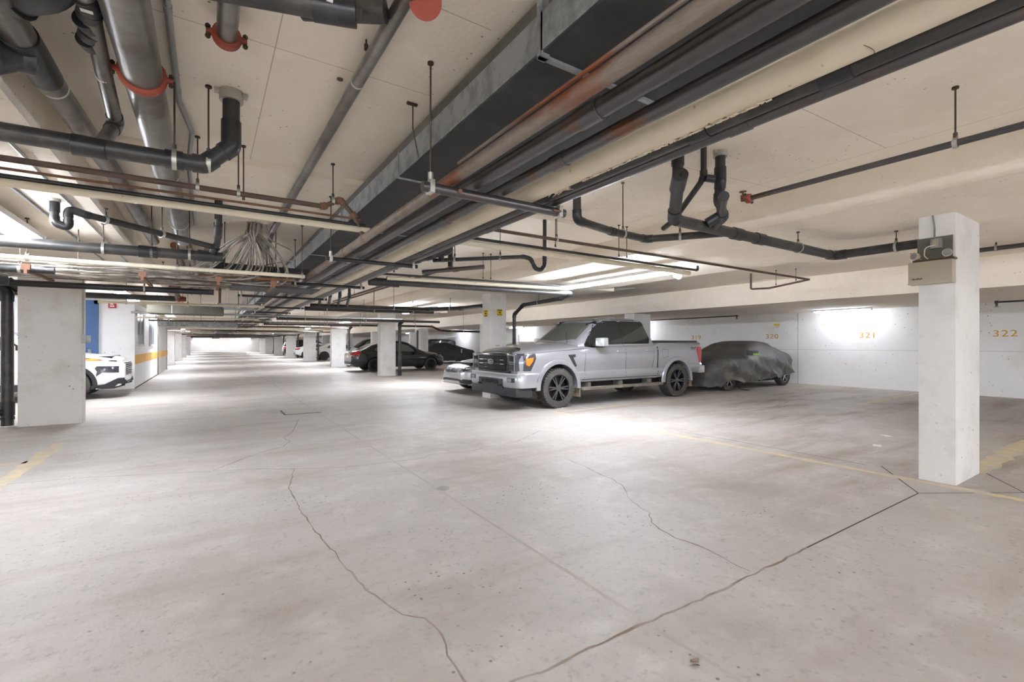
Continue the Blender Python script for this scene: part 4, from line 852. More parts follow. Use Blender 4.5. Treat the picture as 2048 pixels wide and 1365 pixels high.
        d = {'L': Vector((0, 1, 0)), 'R': Vector((0, -1, 0)), 'F': Vector((1, 0, 0)), 'B': Vector((-1, 0, 0)), 'T': Vector((0, 0, -1))}[ax]
        for v in vs: v.co = hit[v] - d * off
        r = bmesh.ops.extrude_edge_only(t, edges=edge)
        for g in r['geom']:
            if isinstance(g, bmesh.types.BMVert): g.co += d * (th + off)
        return obj(name, t, M[m], parent or s.root, smooth=30, local=True)
    def line(s, name, ax, pts, wd=.008, m='gap', off=.0025, parent=None):
        t = bmesh.new()
        for a, c in zip(pts, pts[1:]):
            a = Vector((a[0], a[1], 0)); c = Vector((c[0], c[1], 0)); nseg = max(1, int((c - a).length / .08)); nn = (c - a).normalized().cross(Vector((0, 0, 1))) * wd / 2
            prev = None
            for k in range(nseg + 1):
                q = a.lerp(c, k / nseg); row = []
                for sg in (-1, 1):
                    u = q + nn * sg; p, n, d = s.cast(ax, u.x, u.y)
                    if p is None: row = None; break
                    row.append(t.verts.new(p - d * off))
                if row and prev: t.faces.new((prev[0], prev[1], row[1], row[0]))
                prev = row
        return obj(name, t, M[m], parent or s.body, smooth=0, local=True)
    def wheel(s, x, y, R, wdt, rim='rim', spokes=6, rr=.62, twin=True, lug=False, face=-1, front='rimm'):
        b = nb(); n = 64 if lug else 40
        prof = [(rr * R, -.42), (rr * R + .012, -.48), (R * .86, -.5), (R * .965, -.46), (R * (.985 if lug else 1), -.36), (R * (.985 if lug else 1), 0), (R * (.985 if lug else 1), .36), (R * .965, .46), (R * .86, .5), (rr * R + .012, .48), (rr * R, .42)]
        rings = []
        for k in range(n):
            a = 2 * PI * k / n; rings.append([b.verts.new((q * math.cos(a), t * wdt, q * math.sin(a))) for q, t in prof])
        for k in range(n):
            A, B = rings[k], rings[(k + 1) % n]
            for j in range(len(prof) - 1): b.faces.new((A[j], A[j + 1], B[j + 1], B[j]))
        if lug:
            for k in range(44):
                a = 2 * PI * k / 44
                for t0, t1, ph in ((-.50, -.27, 0), (-.24, -.02, .5), (.02, .24, 0), (.27, .50, .5)):
                    mx = Matrix.Rotation(-(a + ph * 2 * PI / 44), 4, 'Y'); box(b, R * (.95 if abs(t0) > .4 or t1 > .4 else .975), R + .006, t0 * wdt, t1 * wdt, -.017, .017, mx=mx)
        tl = obj('wheel', b, M['tyre'], s.root, smooth=35, local=True); tl.location = (x, y, R)
        b = nb(); q = rr * R; f = face * wdt * .40
        tube(b, [(0, face * -wdt * .3, 0), (0, f * .2, 0)], q * .99, 30)
        rg = []
        for k in range(36):
            a = 2 * PI * k / 36; rg.append([b.verts.new((c_ * math.cos(a), t_, c_ * math.sin(a))) for c_, t_ in ((q * 1.0, f * .1), (q * 1.01, f * 1.12), (q * .96, f * 1.16), (q * .93, f * .9), (q * .95, f * .1))])
        for k in range(36):
            A, B = rg[k], rg[(k + 1) % 36]
            for j in range(4): b.faces.new((A[j], A[j + 1], B[j + 1], B[j]))
        rim_ = obj('rim', b, M[rim], tl, smooth=35, local=True)
        b = nb()
        for k in range(spokes):
            for sg in ((-1, 1) if twin else (0,)):
                a = 2 * PI * k / spokes + sg * .13; mx = Matrix.Rotation(-a, 4, 'Y'); w2 = q * (.05 if twin else .085)
                vs = [b.verts.new(mx @ Vector(v)) for v in ((q * .12, f * .98, -w2 * 1.2), (q * .95, f * 1.10, -w2), (q * .95, f * 1.10, w2), (q * .12, f * .98, w2 * 1.2), (q * .12, f * .6, -w2 * 1.2), (q * .95, f * .8, -w2), (q * .95, f * .8, w2), (q * .12, f * .6, w2 * 1.2))]
                for fc in ((0, 1, 2, 3), (4, 5, 1, 0), (3, 2, 6, 7), (7, 6, 5, 4)): b.faces.new([vs[i] for i in fc])
        tube(b, [(0, f * .5, 0), (0, f * 1.02, 0), (0, f * 1.06, 0)], [q * .26, q * .24, q * .16], 18)
        obj('spokes', b, M[front], tl, smooth=30, local=True)
        return tl
    def arch(s, x, y, r0, r1, out, m, name='wheel_arch', z=None):
        b = nb(); rg = []; z = s.P['wz'] if z is None else z; sg = -1 if y < 0 else 1
        for k in range(25):
            a = -.06 + (PI + .12) * k / 24
            rg.append([b.verts.new((x + c * math.cos(a), yy, z + c * math.sin(a))) for c, yy in ((r0, y - sg * .10), (r0, y + sg * out * .8), (r0 + .015, y + sg * out), (r1 - .01, y + sg * out * .75), (r1, y - sg * .01))])
        for A, B in zip(rg, rg[1:]):
            for j in range(4): b.faces.new((A[j], A[j + 1], B[j + 1], B[j]))
        return obj(name, b, M[m], s.root, smooth=40, local=True)
    def mirror(s, x, y, z, m, sc_=1.0, cap=None):
        sg = -1 if y < 0 else 1; b = nb()
        box(b, x - .07 * sc_, x + .06 * sc_, min(y, y + sg * .24 * sc_), max(y, y + sg * .24 * sc_), z, z + .17 * sc_, bev=.045 * sc_)
        o = obj('mirror', b, M[m], s.root, local=True)
        b = nb(); box(b, x - .03, x + .04, min(y - sg * .12, y + sg * .06), max(y - sg * .12, y + sg * .06), z + .01, z + .06 * sc_, bev=.01); obj('mirror_arm', b, M['plastic'], o, local=True)
        b = nb(); box(b, x + .06 * sc_, x + .065 * sc_, min(y + sg * .03, y + sg * .21 * sc_), max(y + sg * .03, y + sg * .21 * sc_), z + .02, z + .15 * sc_); obj('mirror_glass', b, M['glass'], o, local=True)
        return o
    def handle(s, x, z, side='L', m='chrome', ln=.17):
        p, n, d = s.cast(side, x, z)
        if p is None: return
        b = nb(); sg = -1 if side == 'L' else 1; y = p.y
        box(b, x - ln / 2, x + ln / 2, min(y, y + sg * .035), max(y, y + sg * .035), z - .013, z + .013, bev=.009); obj('door_handle', b, M[m], s.root, local=True)

# ---------------------------------------------------------------- silver pickup
TP = dict(L=6.1, W=1.0, x0=.12, x1=6.02, paint='silver', wheels=(1.10, 4.99), ar=.535, wz=.43, n=90, smw=.02,
          bot=[(0, .58), (.8, .56), (1.7, .52), (4.2, .52), (5.6, .60), (6.1, .62)],
          sh=[(0, 1.10), (.12, 1.12), (.3, 1.18), (1.4, 1.27), (1.9, 1.30), (4.23, 1.33), (4.26, 1.385), (6.1, 1.40)],
          top=[(0, 1.16), (.12, 1.18), (.3, 1.26), (.9, 1.37), (1.6, 1.41), (1.9, 1.40), (4.23, 1.40), (4.26, 1.405), (6.1, 1.42)],
          wid=[(0, .88), (.12, .90), (.22, .955), (.4, .985), (.8, .99), (5.9, .99), (6.02, .975)],
          side=[(0, .95), (.08, .985), (.16, 1.0), (.26, 1.0), (.31, .975), (.5, .985), (.7, .995), (.85, .985), (.93, .965), (.97, .94), (1.0, .90)],
          gh=dict(x0=1.72, x1=4.22, H=1.98, wr=.70, sm=.04, roof=[(1.72, 1.38), (2.42, 1.90), (2.62, 1.965), (3.0, 2.0), (3.6, 2.0), (3.98, 1.965), (4.06, 1.92), (4.16, 1.50), (4.22, 1.36)]), ub=.36)
t = Vehicle('pickup_truck', 'silver four-door pickup parked nose out beside the column, muddy tyres', 'pickup truck', (5.10, 8.67, 0), 0, TP)
F = [(1.96, 1.40), (2.38, 1.86), (2.52, 1.90), (3.06, 1.905), (3.06, 1.385), (2.62, 1.37), (2.42, 1.31), (2.10, 1.305), (1.98, 1.33)]
Rr = [(3.17, 1.39), (3.17, 1.905), (3.78, 1.90), (3.90, 1.86), (4.04, 1.48), (4.0, 1.40)]
for sd in ('L', 'R'):
    t.patch('window_trim', sd, [(1.90, 1.34), (2.36, 1.89), (2.52, 1.935), (3.80, 1.935), (3.93, 1.88), (4.08, 1.47), (4.03, 1.365), (3.1, 1.355), (2.62, 1.34), (2.44, 1.28), (2.08, 1.275), (1.92, 1.30)], 'brightblack', off=.003)
    t.patch('side_window', sd, F, 'glass', off=.008); t.patch('side_window', sd, Rr, 'glass', off=.008)
    t.line('door_gap', sd, [(1.86, 1.30), (1.83, .60)]); t.line('door_gap', sd, [(3.12, 1.40), (3.12, .60)], .010); t.line('door_gap', sd, [(4.10, 1.33), (4.10, .95), (3.98, .60)], .008)
    t.line('bed_gap', sd, [(4.245, 1.375), (4.245, .60)], .03); t.line('sill_gap', sd, [(1.75, .575), (4.35, .575)], .012)
    t.line('hood_gap', sd, [(.35, 1.155), (1.85, 1.255)], .008)
    t.handle(2.92, 1.185, sd, 'silver2', .19); t.handle(3.92, 1.20, sd, 'silver2', .19)
    t.patch('fender_vent', sd, [(1.36, 1.12), (1.56, 1.13), (1.56, 1.08), (1.49, 1.06), (1.60, .88), (1.56, .86), (1.40, 1.06)], 'plastic', off=.012)
    t.patch('tail_light', sd, [(5.80, 1.28), (6.0, 1.30), (6.02, .90), (5.93, .86), (5.80, 1.18)], 'red', off=.014)
    for xw in (1.10, 4.99): t.arch(xw, -.985 if sd == 'L' else .985, .50, .60, .035, 'silver')
    t.mirror(2.16, -1.04 if sd == 'L' else 1.04, 1.30, 'silver2', 1.15)
    b = nb(); sg = -1 if sd == 'L' else 1; yy = sorted((sg * .90, sg * 1.06)); box(b, 1.72, 4.36, yy[0], yy[1], .345, .405, bev=.02)
    for x in (2.0, 3.0, 4.0): box(b, x - .04, x + .04, *sorted((sg * .7, sg * .95)), .38, .50)
    obj('side_step', b, M['step'], t.root, local=True)
    b = nb(); yy = sorted((sg * .72, sg * 1.0)); box(b, 1.66, 1.69, yy[0], yy[1], .20, .60, bev=.008); obj('mud_flap', b, M['mud'], t.root, local=True)
    b = nb(); box(b, 5.53, 5.56, yy[0], yy[1], .24, .62, bev=.008); obj('mud_flap', b, M['mud'], t.root, local=True)
t.line('fuel_door_gap', 'L', [(4.42, 1.22), (4.62, 1.22), (4.64, 1.04), (4.46, 1.0), (4.42, 1.06), (4.42, 1.22)], .006)
for xw in (1.10, 4.99):
    for y in (-.86, .86): t.wheel(xw, y, .42, .28, 'rim', 6, .66, True, True, -1 if y < 0 else 1, 'rimg')
# bevelled machined spoke edges on the near wheels
t.patch('windshield', 'T', [(1.84, -.66), (2.36, -.60), (2.38, 0), (2.36, .60), (1.84, .66), (1.78, 0)], 'glassl', off=.006, th=.01)
t.patch('rear_window', 'B', [(-.55, 1.46), (-.50, 1.84), (.50, 1.84), (.55, 1.46)], 'glass')
t.patch('hood_shield', 'T', [(.14, -.62), (.14, .62), (.30, .70), (.42, .55), (.42, -.55), (.30, -.70)], 'brightblack', off=.012)
t.line('hood_crease', 'T', [(.5, -.48), (1.6, -.56)], .012, 'silver2'); t.line('hood_crease', 'T', [(.5, .48), (1.6, .56)], .012, 'silver2')
# face: grille surround, grille, lamps, bumper
fx = .12
b = nb(); box(b, .045, .2, -.64, .64, .75, 1.17, bev=.05); gr = obj('grille_surround', b, M['brightblack'], t.root, local=True)
b = nb(); box(b, .035, .06, -.56, .56, .80, 1.12, bev=.03); obj('grille_mesh', b, M['gap'], gr, local=True)
b = nb()
for z, h in ((1.115, .012), (1.02, .016), (.935, .016), (.86, .006), (.83, .006), (1.07, .006), (.90, .004), (.975, .004)): box(b, .022, .05, -.57, .57, z - h, z + h, bev=.004)
for k in range(-13, 14): box(b, .030, .045, k * .042 - .004, k * .042 + .004, .80, 1.12)
obj('grille_bars', b, M['brightblack'], gr, local=True)
for z in (1.02, .935):
    b = nb(); box(b, .017, .03, -.50, -.36, z - .007, z + .007); box(b, .017, .03, .36, .50, z - .007, z + .007); obj('grille_accent', b, M['chrome'], gr, local=True)
def ellipse(bm, a, c, d, x, seg=40):
    vs = [bm.verts.new((x, a * math.cos(q), c * math.sin(q))) for q in [2 * PI * k / seg for k in range(seg)]]
    r = bmesh.ops.extrude_face_region(bm, geom=[bm.faces.new(vs)])
    for g in r['geom']:
        if isinstance(g, bmesh.types.BMVert): g.co.x += d
b = nb(); ellipse(b, .125, .052, -.02, .03); eb = obj('oval_emblem', b, M['chrome'], gr, local=True); eb.location = (0, 0, .978)
b = nb(); ellipse(b, .112, .042, -.004, .0105); e2 = obj('emblem_field', b, M['plastic'], eb, local=True)
tx = text('Ford', .085, (.004, 0, .0), (PI / 2, 0, -PI / 2), M['chrome'], eb, 'emblem_lettering', .001, 1.2, .3)
for sg in (-1, 1):
    def B2(x0, x1, y0, y1, z0, z1, m, name, par=None, bev=.008):
        b = nb(); box(b, x0, x1, *sorted((sg * y0, sg * y1)), z0, z1, bev=bev); return obj(name, b, M[m], par or t.root, local=True)
    sd = 'L' if sg < 0 else 'R'
    hl = B2(.06, .30, .60, .915, .80, 1.16, 'lensd', 'headlight', bev=.03)
    B2(.048, .066, .64, .86, 1.115, 1.145, 'lens', 'light_bar', hl); B2(.048, .066, .66, .84, .975, .99, 'lens', 'light_bar', hl); B2(.046, .066, .66, .84, .935, .95, 'lens', 'light_bar', hl)
    B2(.046, .10, .845, .875, .80, 1.13, 'lens', 'light_bar', hl)
    for z in (1.05, .87): B2(.05, .064, .67, .83, z - .04, z + .04, 'gap' if z > 1 else 'plastic', 'projector', hl)
    t.patch('headlight_side', sd, [(.12, .80), (.12, 1.12), (.50, 1.155), (.50, 1.05), (.38, .80)], 'lensd', off=.012)
    t.patch('headlight_side_bar', sd, [(.13, .80), (.13, 1.13), (.21, 1.13), (.21, .80)], 'lens', off=.016)
    t.patch('amber_marker', sd, [(.27, .93), (.26, 1.05), (.44, 1.08), (.42, 1.0), (.34, .90)], 'amber', off=.018)
    fl = B2(-.005, .05, .66, .90, .575, .665, 'plastic', 'fog_light', bev=.012); B2(-.012, .0, .69, .84, .59, .65, 'lens', 'fog_lens', fl, bev=.004)
    # bumper corner
    b = nb()
    pr = [(.02, .0), (0, .52), (.005, .80), (.04, .93), (.12, .99), (.30, 1.0), (.52, .995)]
    for (z0, z1, o1) in ((.46, .72, 0),):
        rows = []
        for x, y in pr: rows.append([b.verts.new((x + dx, sg * y, z)) for z, dx in ((z0, .02), (z0 + .03, 0), (z1 - .04, 0), (z1, .03))])
        for A_, B_ in zip(rows, rows[1:]):
            for j in range(3): b.faces.new((A_[j], A_[j + 1], B_[j + 1], B_[j]))
        rows[0]
    bmesh.ops.solidify(b, geom=b.faces[:], thickness=.03)
    obj('front_bumper', b, M['silver'], t.root, local=True)
b = nb(); box(b, -.015, .1, -.50, .50, .44, .635, bev=.03); lo = obj('lower_intake', b, M['plastic'], t.root, local=True)
b = nb(); box(b, -.022, -.01, -.34, .34, .53, .60); obj('intake_opening', b, M['gap'], lo, local=True)
b = nb()
for y in (-.2, 0, .2): box(b, -.026, -.01, y - .012, y + .012, .50, .61)
obj('intake_bar', b, M['plastic'], lo, local=True)
for y in (-.42, .42):
    b = nb(); tube(b, fillet([(.02, y - .05, .50), (-.05, y - .05, .50), (-.05, y + .05, .50), (.02, y + .05, .50)], .04)[0], .012, 8); obj('tow_hook', b, M['gap'], t.root, local=True)
b = nb(); box(b, .04, .45, -.94, .94, .27, .46, bev=.05); obj('air_dam', b, M['plastic'], t.root, local=True)
b = nb(); box(b, .06, .5, -.96, .96, .60, .75, bev=.02); obj('lower_fascia', b, M['silver'], t.root, local=True)
b = nb(); box(b, 5.9, 6.15, -.98, .98, .58, .78, bev=.03); obj('rear_bumper', b, M['silver2'], t.root, local=True)
b = nb(); box(b, 4.28, 5.98, -.86, .86, 1.395, 1.445, bev=.012); obj('bed_cover', b, M['plastic'], t.root, local=True)
b = nb(); box(b, 2.0, 5.8, -.6, .6, .34, .56); obj('chassis', b, M['gap'], t.root, smooth=0, local=True)
b = nb(); tube(b, [(1.62, -.62, 1.38), (1.60, -.62, 1.62)], .006, 6); tube(b, [(1.28, .8, 1.28), (1.28, .8, 1.58)], .005, 6); obj('antenna', b, M['gap'], t.root, local=True)
b = nb(); box(b, 3.35, 3.6, -.15, .15, 1.98, 2.035, bev=.02); obj('roof_fin', b, M['silver'], t.root, local=True)
tx = text('4x4', .1, (5.62, -1.0, 1.25), (PI / 2, 0, 0), M['text'], t.root, 'bed_side_marking', .001, 1.3, .35)
b = nb(); box(b, 5.52, 5.76, -.9985, -.996, 1.20, 1.207); obj('bed_side_mark', b, M['text'], t.root, smooth=0, local=True)
PICK = t

# ---------------------------------------------------------------- generic passenger car
def sedan(name, label, cat, loc, rz, paint, L=4.6, W=.89, H=1.44, hood=.92, deck=1.02, wb=(.92, 3.6), R=.325, rim='rim', spokes=5, kind='sedan', glass='glass', front=None, group=None, tail='red', detail=True, twin=True, handle='chrome'):
    suv = kind in ('suv', 'hatch')
    zb = .20 if kind != 'suv' else .27
    belt = .94 if kind != 'suv' else 1.10
    hd = hood if kind != 'suv' else hood
    cw = .62 + .45 * (kind == 'sedan') + .35 * suv
    cx = 1.20 if kind != 'suv' else 1.15                     # cowl
    rear = L - .06
    rt = L - (.95 if kind == 'sedan' else .12)
    P = dict(L=L, W=W, x0=0, x1=L, paint=paint, wheels=wb, ar=R + .06, wz=R, n=64, smw=.05,
             bot=[(0, zb + .06), (.3, zb), (L - .4, zb + .02), (L, zb + .16)],
             sh=[(0, hd * .62), (.08, hd * .74), (.3, hd * .82), (cx, hd * .96), (cx + .6, belt - .02), (L - 1.0, belt + .04), (L - .25, deck - .04), (L - .05, deck - .1), (L, deck - .25)],
             top=[(0, hd * .66), (.08, hd * .80), (.3, hd * .92), (.7, hd * 1.01), (cx, hd * 1.08), (cx + .6, belt + .05), (L - 1.0, belt + .1), (L - .25, deck), (L - .05, deck - .04), (L, deck - .2)],
             wid=[(0, W * .60), (.05, W * .74), (.16, W * .87), (.4, W * .96), (.9, W), (L - .8, W), (L - .25, W * .95), (L - .06, W * .84), (L, W * .74)])
    if kind == 'sedan': roof = [(cx - .05, hd * 1.0), (cx + .82, H - .08), (cx + 1.15, H - .01), (cx + 1.55, H), (cx + 2.0, H - .04), (L - .95, H - .22), (L - .45, deck - .02)]; gx1 = L - .45
    elif kind == 'hatch': roof = [(cx - .05, hd * 1.0), (cx + .82, H - .08), (cx + 1.2, H), (L - 1.3, H - .02), (L - .6, H - .13), (L - .15, deck - .02)]; gx1 = L - .15
    else: roof = [(cx - .05, hd * 1.0), (cx + .78, H - .12), (cx + 1.1, H - .01), (cx + 1.8, H), (L - .7, H - .04), (L - .3, H - .12), (L - .08, deck)]; gx1 = L - .08
    P['gh'] = dict(x0=cx - .05, x1=gx1, H=H, wr=W * .64, roof=roof, sm=.06)
    v = Vehicle(name, label, cat, loc, rz, P, group)
    zr = smf(roof, .06); zs = smf(P['sh'], .05)
    def wz(x, t): return zs(x) + .03 + (zr(x) - .13 - zs(x) - .03) * t
    xa, xb, xc = cx + .42, cx + 1.45, gx1 - .30
    xt0 = cx + .86; rb = L - (1.28 if kind == 'sedan' else .75)
    for sd in ('L', 'R'):
        v.patch('side_window', sd, [(xa, wz(xa, .0)), (xt0, wz(xt0, .92)), (xb - .03, wz(xb, 1.0)), (xb - .03, wz(xb, 0))], glass, off=.006)
        v.patch('side_window', sd, [(xb + .03, wz(xb, 0)), (xb + .03, wz(xb, 1.0)), (rb - .05, wz(rb - .05, .96)), (rb + .22, wz(rb, .25)), (rb + .1, wz(rb, 0))], glass, off=.006)
        if detail:
            v.line('door_gap', sd, [(xa - .02, wz(xa, 0)), (xa - .05, zb + .12)]); v.line('door_gap', sd, [(xb, wz(xb, 0)), (xb, zb + .12)]); v.line('door_gap', sd, [(rb + .12, wz(rb, 0)), (rb - .02, .62), (wb[1] - R - .1, zb + .12)])
            v.handle(xb - .18, belt - .12, sd, handle, .15); v.handle(rb - .06, belt - .10, sd, handle, .15)
        v.mirror(xa + .12, (-1 if sd == 'L' else 1) * (W + .0), belt + .02, paint, .82)
        v.patch('tail_light', sd, [(L - .42, deck - .14), (L - .42, deck - .06), (L - .03, deck - .10), (L - .03, deck - .26), (L - .3, deck - .25)], 'red', off=.008)
        v.patch('headlight', sd, [(.06, hd * .66), (.10, hd * .78), (.62, hd * .90), (.55, hd * .80), (.2, hd * .66)], 'lens', off=.008)
        for xw in wb: v.wheel(xw, (-1 if sd == 'L' else 1) * (W - .11), R, .20, rim, spokes, .66, twin, False, -1 if sd == 'L' else 1, rim)
    v.patch('windshield', 'T', [(cx + .02, -W * .66), (cx + .80, -W * .52), (cx + .84, 0), (cx + .80, W * .52), (cx + .02, W * .66), (cx - .03, 0)], 'glassl', off=.006, th=.01)
    v.patch('rear_window', 'T', [(gx1 - .10, -W * .58), (gx1 - (.52 if kind == 'sedan' else .22), -W * .5), (gx1 - (.52 if kind == 'sedan' else .22), W * .5), (gx1 - .10, W * .58)], 'glass', off=.006, th=.01)
    v.patch('tail_light', 'B', [(-W * .80, deck - .24), (-W * .78, deck - .12), (-W * .42, deck - .13), (-W * .46, deck - .22)], 'red', off=.008)
    v.patch('tail_light', 'B', [(W * .80, deck - .24), (W * .78, deck - .12), (W * .42, deck - .13), (W * .46, deck - .22)], 'red', off=.008)
    v.patch('number_plate', 'B', [(-.16, deck - .36), (-.16, deck - .24), (.16, deck - .24), (.16, deck - .36)], 'paper', off=.008)
    v.patch('rear_lower_trim', 'B', [(-W * .66, zb + .18), (-W * .66, zb + .30), (W * .66, zb + .30), (W * .66, zb + .18)], 'plastic', off=.012)
    return v

# light silver saloon behind the pickup
cv = sedan('car', 'light silver saloon with its nose out, parked behind the pickup', 'car', (5.72, 11.85, 0), 0, 'silver2', L=4.5, W=.88, H=1.43, hood=.90, R=.32, deck=1.0, front=1)
cv.patch('grille', 'F', [(-.46, .60), (-.50, .70), (-.25, .70), (.25, .70), (.50, .70), (.46, .60), (.25, .565), (-.25, .565)], 'plastic', off=.012)
cv.patch('grille_chrome', 'F', [(-.56, .585), (-.46, .585), (-.25, .55), (.25, .55), (.46, .585), (.56, .585), (.25, .525), (-.25, .525)], 'chrome', off=.016)
cv.patch('emblem', 'F', [(-.055, .60), (-.045, .69), (.045, .69), (.055, .60)], 'chrome', off=.03); cv.patch('emblem_gap', 'F', [(-.02, .61), (-.02, .64), (.02, .64), (.02, .61)], 'gap', off=.034); cv.patch('emblem_gap', 'F', [(-.025, .655), (-.025, .682), (.025, .682), (.025, .655)], 'gap', off=.034)
cv.patch('headlight', 'F', [(-.84, .66), (-.84, .76), (-.56, .72), (-.50, .64), (-.6, .60)], 'lensd', off=.012); cv.patch('headlight', 'F', [(.84, .66), (.84, .76), (.56, .72), (.50, .64), (.6, .60)], 'lensd', off=.012)
cv.patch('headlight_cover', 'L', [(.10, .60), (.12, .70), (.70, .80), (.62, .70), (.25, .58)], 'lens', off=.012); cv.patch('amber_marker', 'L', [(.52, .70), (.56, .77), (.70, .79), (.64, .72)], 'amber', off=.018)
cv.patch('lower_intake', 'F', [(-.66, .30), (-.40, .34), (.40, .34), (.66, .30), (.66, .36), (.40, .40), (-.40, .40), (-.66, .36)], 'plastic', off=.012)
cv.patch('lower_intake', 'F', [(-.78, .26), (-.78, .38), (-.62, .40), (-.46, .30)], 'plastic', off=.012)
cv.patch('front_lip', 'F', [(-.7, .235), (-.7, .26), (.7, .26), (.7, .235)], 'plastic', off=.05)
cv.patch('number_plate', 'F', [(-.15, .42), (-.15, .52), (.15, .52), (.15, .42)], 'silver2', off=.012)
# dark saloon
dk = sedan('car', 'black saloon parked nose in behind the third right-hand column, tail towards the aisle', 'car', (10.55, 23.45, 0), PI, 'blackcar', L=4.85, W=.9, H=1.53, hood=.95, deck=1.05, wb=(.85, 3.78), R=.33, rim='rim', glass='glass2')
dk.patch('headlight', 'R', [(.06, .62), (.10, .78), (.55, .88), (.5, .76), (.2, .62)], 'lens', off=.012)
# white hatchback, others
hb = sedan('car', 'white hatchback parked nose in behind the fourth and fifth right-hand columns', 'car', (11.75, 40.9, 0), PI, 'whitecar', L=4.7, W=.9, H=1.5, hood=.95, deck=1.08, wb=(.9, 3.85), R=.34, kind='sedan', rim='steelwheel', glass='glass2', handle='whitecar')
s2 = sedan('suv', 'dark suv facing the aisle in a far inner stall behind the white hatchback', 'suv', (10.6, 45.2, 0), 0, 'blackcar', L=4.7, W=.95, H=1.82, hood=1.1, deck=1.15, wb=(.9, 3.7), R=.37, kind='suv', glass='glass2')
sedan('car', 'white car tail glimpsed between the fifth and sixth right-hand columns', 'car', (11.5, 49.6, 0), PI, 'whitecar', L=4.5, H=1.45, kind='sedan')
sedan('suv', 'dark grey suv glimpsed past the sixth right-hand column, rear one', 'suv', (12.6, 58, 0), PI, 'greycar', L=4.7, W=.95, H=1.85, hood=1.1, deck=1.15, R=.37, kind='suv', glass='glass2', wb=(.9, 3.7))
sedan('suv', 'black suv just behind the sixth right-hand column', 'suv', (11.3, 54.6, 0), PI, 'blackcar', L=4.7, W=.95, H=1.80, hood=1.1, deck=1.15, R=.37, kind='suv', wb=(.9, 3.7))
s3 = sedan('suv', 'black suv with a roof rack behind the dark covered car', 'suv', (12.6, 35.0, 0), 0, 'blackcar', L=4.6, W=.95, H=1.75, hood=1.12, deck=1.1, wb=(.9, 3.7), R=.37, kind='suv')
b = nb()
for y in (-.5, .5): tube(b, fillet([(2.9, y, 1.7), (3.0, y, 1.84), (4.1, y, 1.84), (4.3, y, 1.68)], .08)[0], .02, 8)
box(b, 3.3, 4.6, -.6, .6, 1.90, 1.95); obj('roof_rack', b, M['lampw'], s3.root, local=True)

# white crossover on the left
SV = dict(L=4.66, W=.93, x0=0, x1=4.66, paint='whitecar', wheels=(.98, 3.72), ar=.44, wz=.37, n=80, smw=.05,
          bot=[(0, .36), (.10, .30), (.5, .24), (4.3, .26), (4.66, .4)],
          sh=[(0, .78), (.05, .90), (.2, .96), (.6, 1.03), (1.3, 1.10), (2.0, 1.14), (4.3, 1.18), (4.6, 1.1), (4.66, .95)],
          top=[(0, .84), (.05, .97), (.2, 1.04), (.6, 1.10), (1.3, 1.19), (2.0, 1.2), (4.3, 1.22), (4.6, 1.14), (4.66, 1.0)],
          wid=[(0, .66), (.05, .74), (.16, .83), (.4, .91), (.9, .93), (4.0, .93), (4.4, .88), (4.66, .75)],
          gh=dict(x0=1.18, x1=4.5, H=1.70, wr=.62, sm=.06, roof=[(1.18, 1.12), (2.0, 1.58), (2.3, 1.68), (2.9, 1.70), (3.9, 1.64), (4.2, 1.55), (4.5, 1.15)]))
sv = Vehicle('suv', 'white crossover with dark cladding parked nose out behind the broad left column', 'suv', (-1.78, 15.95, 0), PI, SV)
for sd in ('L', 'R'):
    sv.patch('side_window', sd, [(1.75, 1.20), (2.15, 1.52), (2.75, 1.56), (2.75, 1.22)], 'glass', off=.006)
    sv.patch('side_window', sd, [(2.82, 1.22), (2.82, 1.56), (3.6, 1.52), (3.9, 1.25)], 'glass', off=.006)
    sv.line('door_gap', sd, [(1.72, 1.18), (1.66, .8), (1.60, .4)]); sv.line('door_gap', sd, [(2.78, 1.2), (2.78, .4)])
    sv.mirror(1.95, (-1 if sd == 'L' else 1) * .95, 1.16, 'whitecar', .95); sv.handle(2.6, 1.02, sd, 'whitecar', .16)
    sv.patch('side_cladding', sd, [(1.4, .25), (1.4, .42), (3.3, .42), (3.3, .27)], 'plastic', off=.015)
    for xw in (.98, 3.72): sv.arch(xw, (-1 if sd == 'L' else 1) * .90, .395, .49, .035, 'plastic'); sv.wheel(xw, (-1 if sd == 'L' else 1) * .81, .365, .22, 'rim', 5, .66, True, False, -1 if sd == 'L' else 1)
    sv.patch('marker_light', sd, [(.30, .935), (.30, .965), (.62, 1.0), (.78, .985), (.70, .95)], 'amber', off=.012)
    sv.patch('day_light_strip', sd, [(.04, .90), (.06, .93), (.74, 1.02), (.80, 1.0), (.3, .925)], 'lensd', off=.009)
    sv.patch('headlight', sd, [(.10, .64), (.10, .80), (.50, .81), (.54, .76), (.50, .68), (.52, .56), (.44, .62), (.40, .66)], 'lensd', off=.012)
    sv.patch('bumper_cladding', sd, [(.0, .30), (.0, .50), (.12, .50), (.36, .36), (.62, .33), (.62, .24), (.2, .24)], 'plastic', off=.014)
sv.patch('windshield', 'T', [(1.22, -.60), (1.98, -.48), (2.05, 0), (1.98, .48), (1.22, .60), (1.16, 0)], 'glass2', off=.006, th=.01)
gg = sv.patch('grille', 'F', [(-.52, .88), (.52, .88), (.40, .56), (-.40, .56)], 'plastic', off=.012)
for k, z in enumerate((.60, .65, .70, .75, .80, .85)):
    sv.patch('grille_bar', 'F', [(-.40 - .025 * k, z - .008), (-.40 - .025 * k, z + .008), (.40 + .025 * k, z + .008), (.40 + .025 * k, z - .008)], 'chrome', off=.028, parent=gg)
sv.patch('bumper_cladding', 'F', [(-.70, .27), (-.70, .46), (-.45, .40), (.45, .40), (.70, .46), (.70, .27)], 'plastic', off=.02)
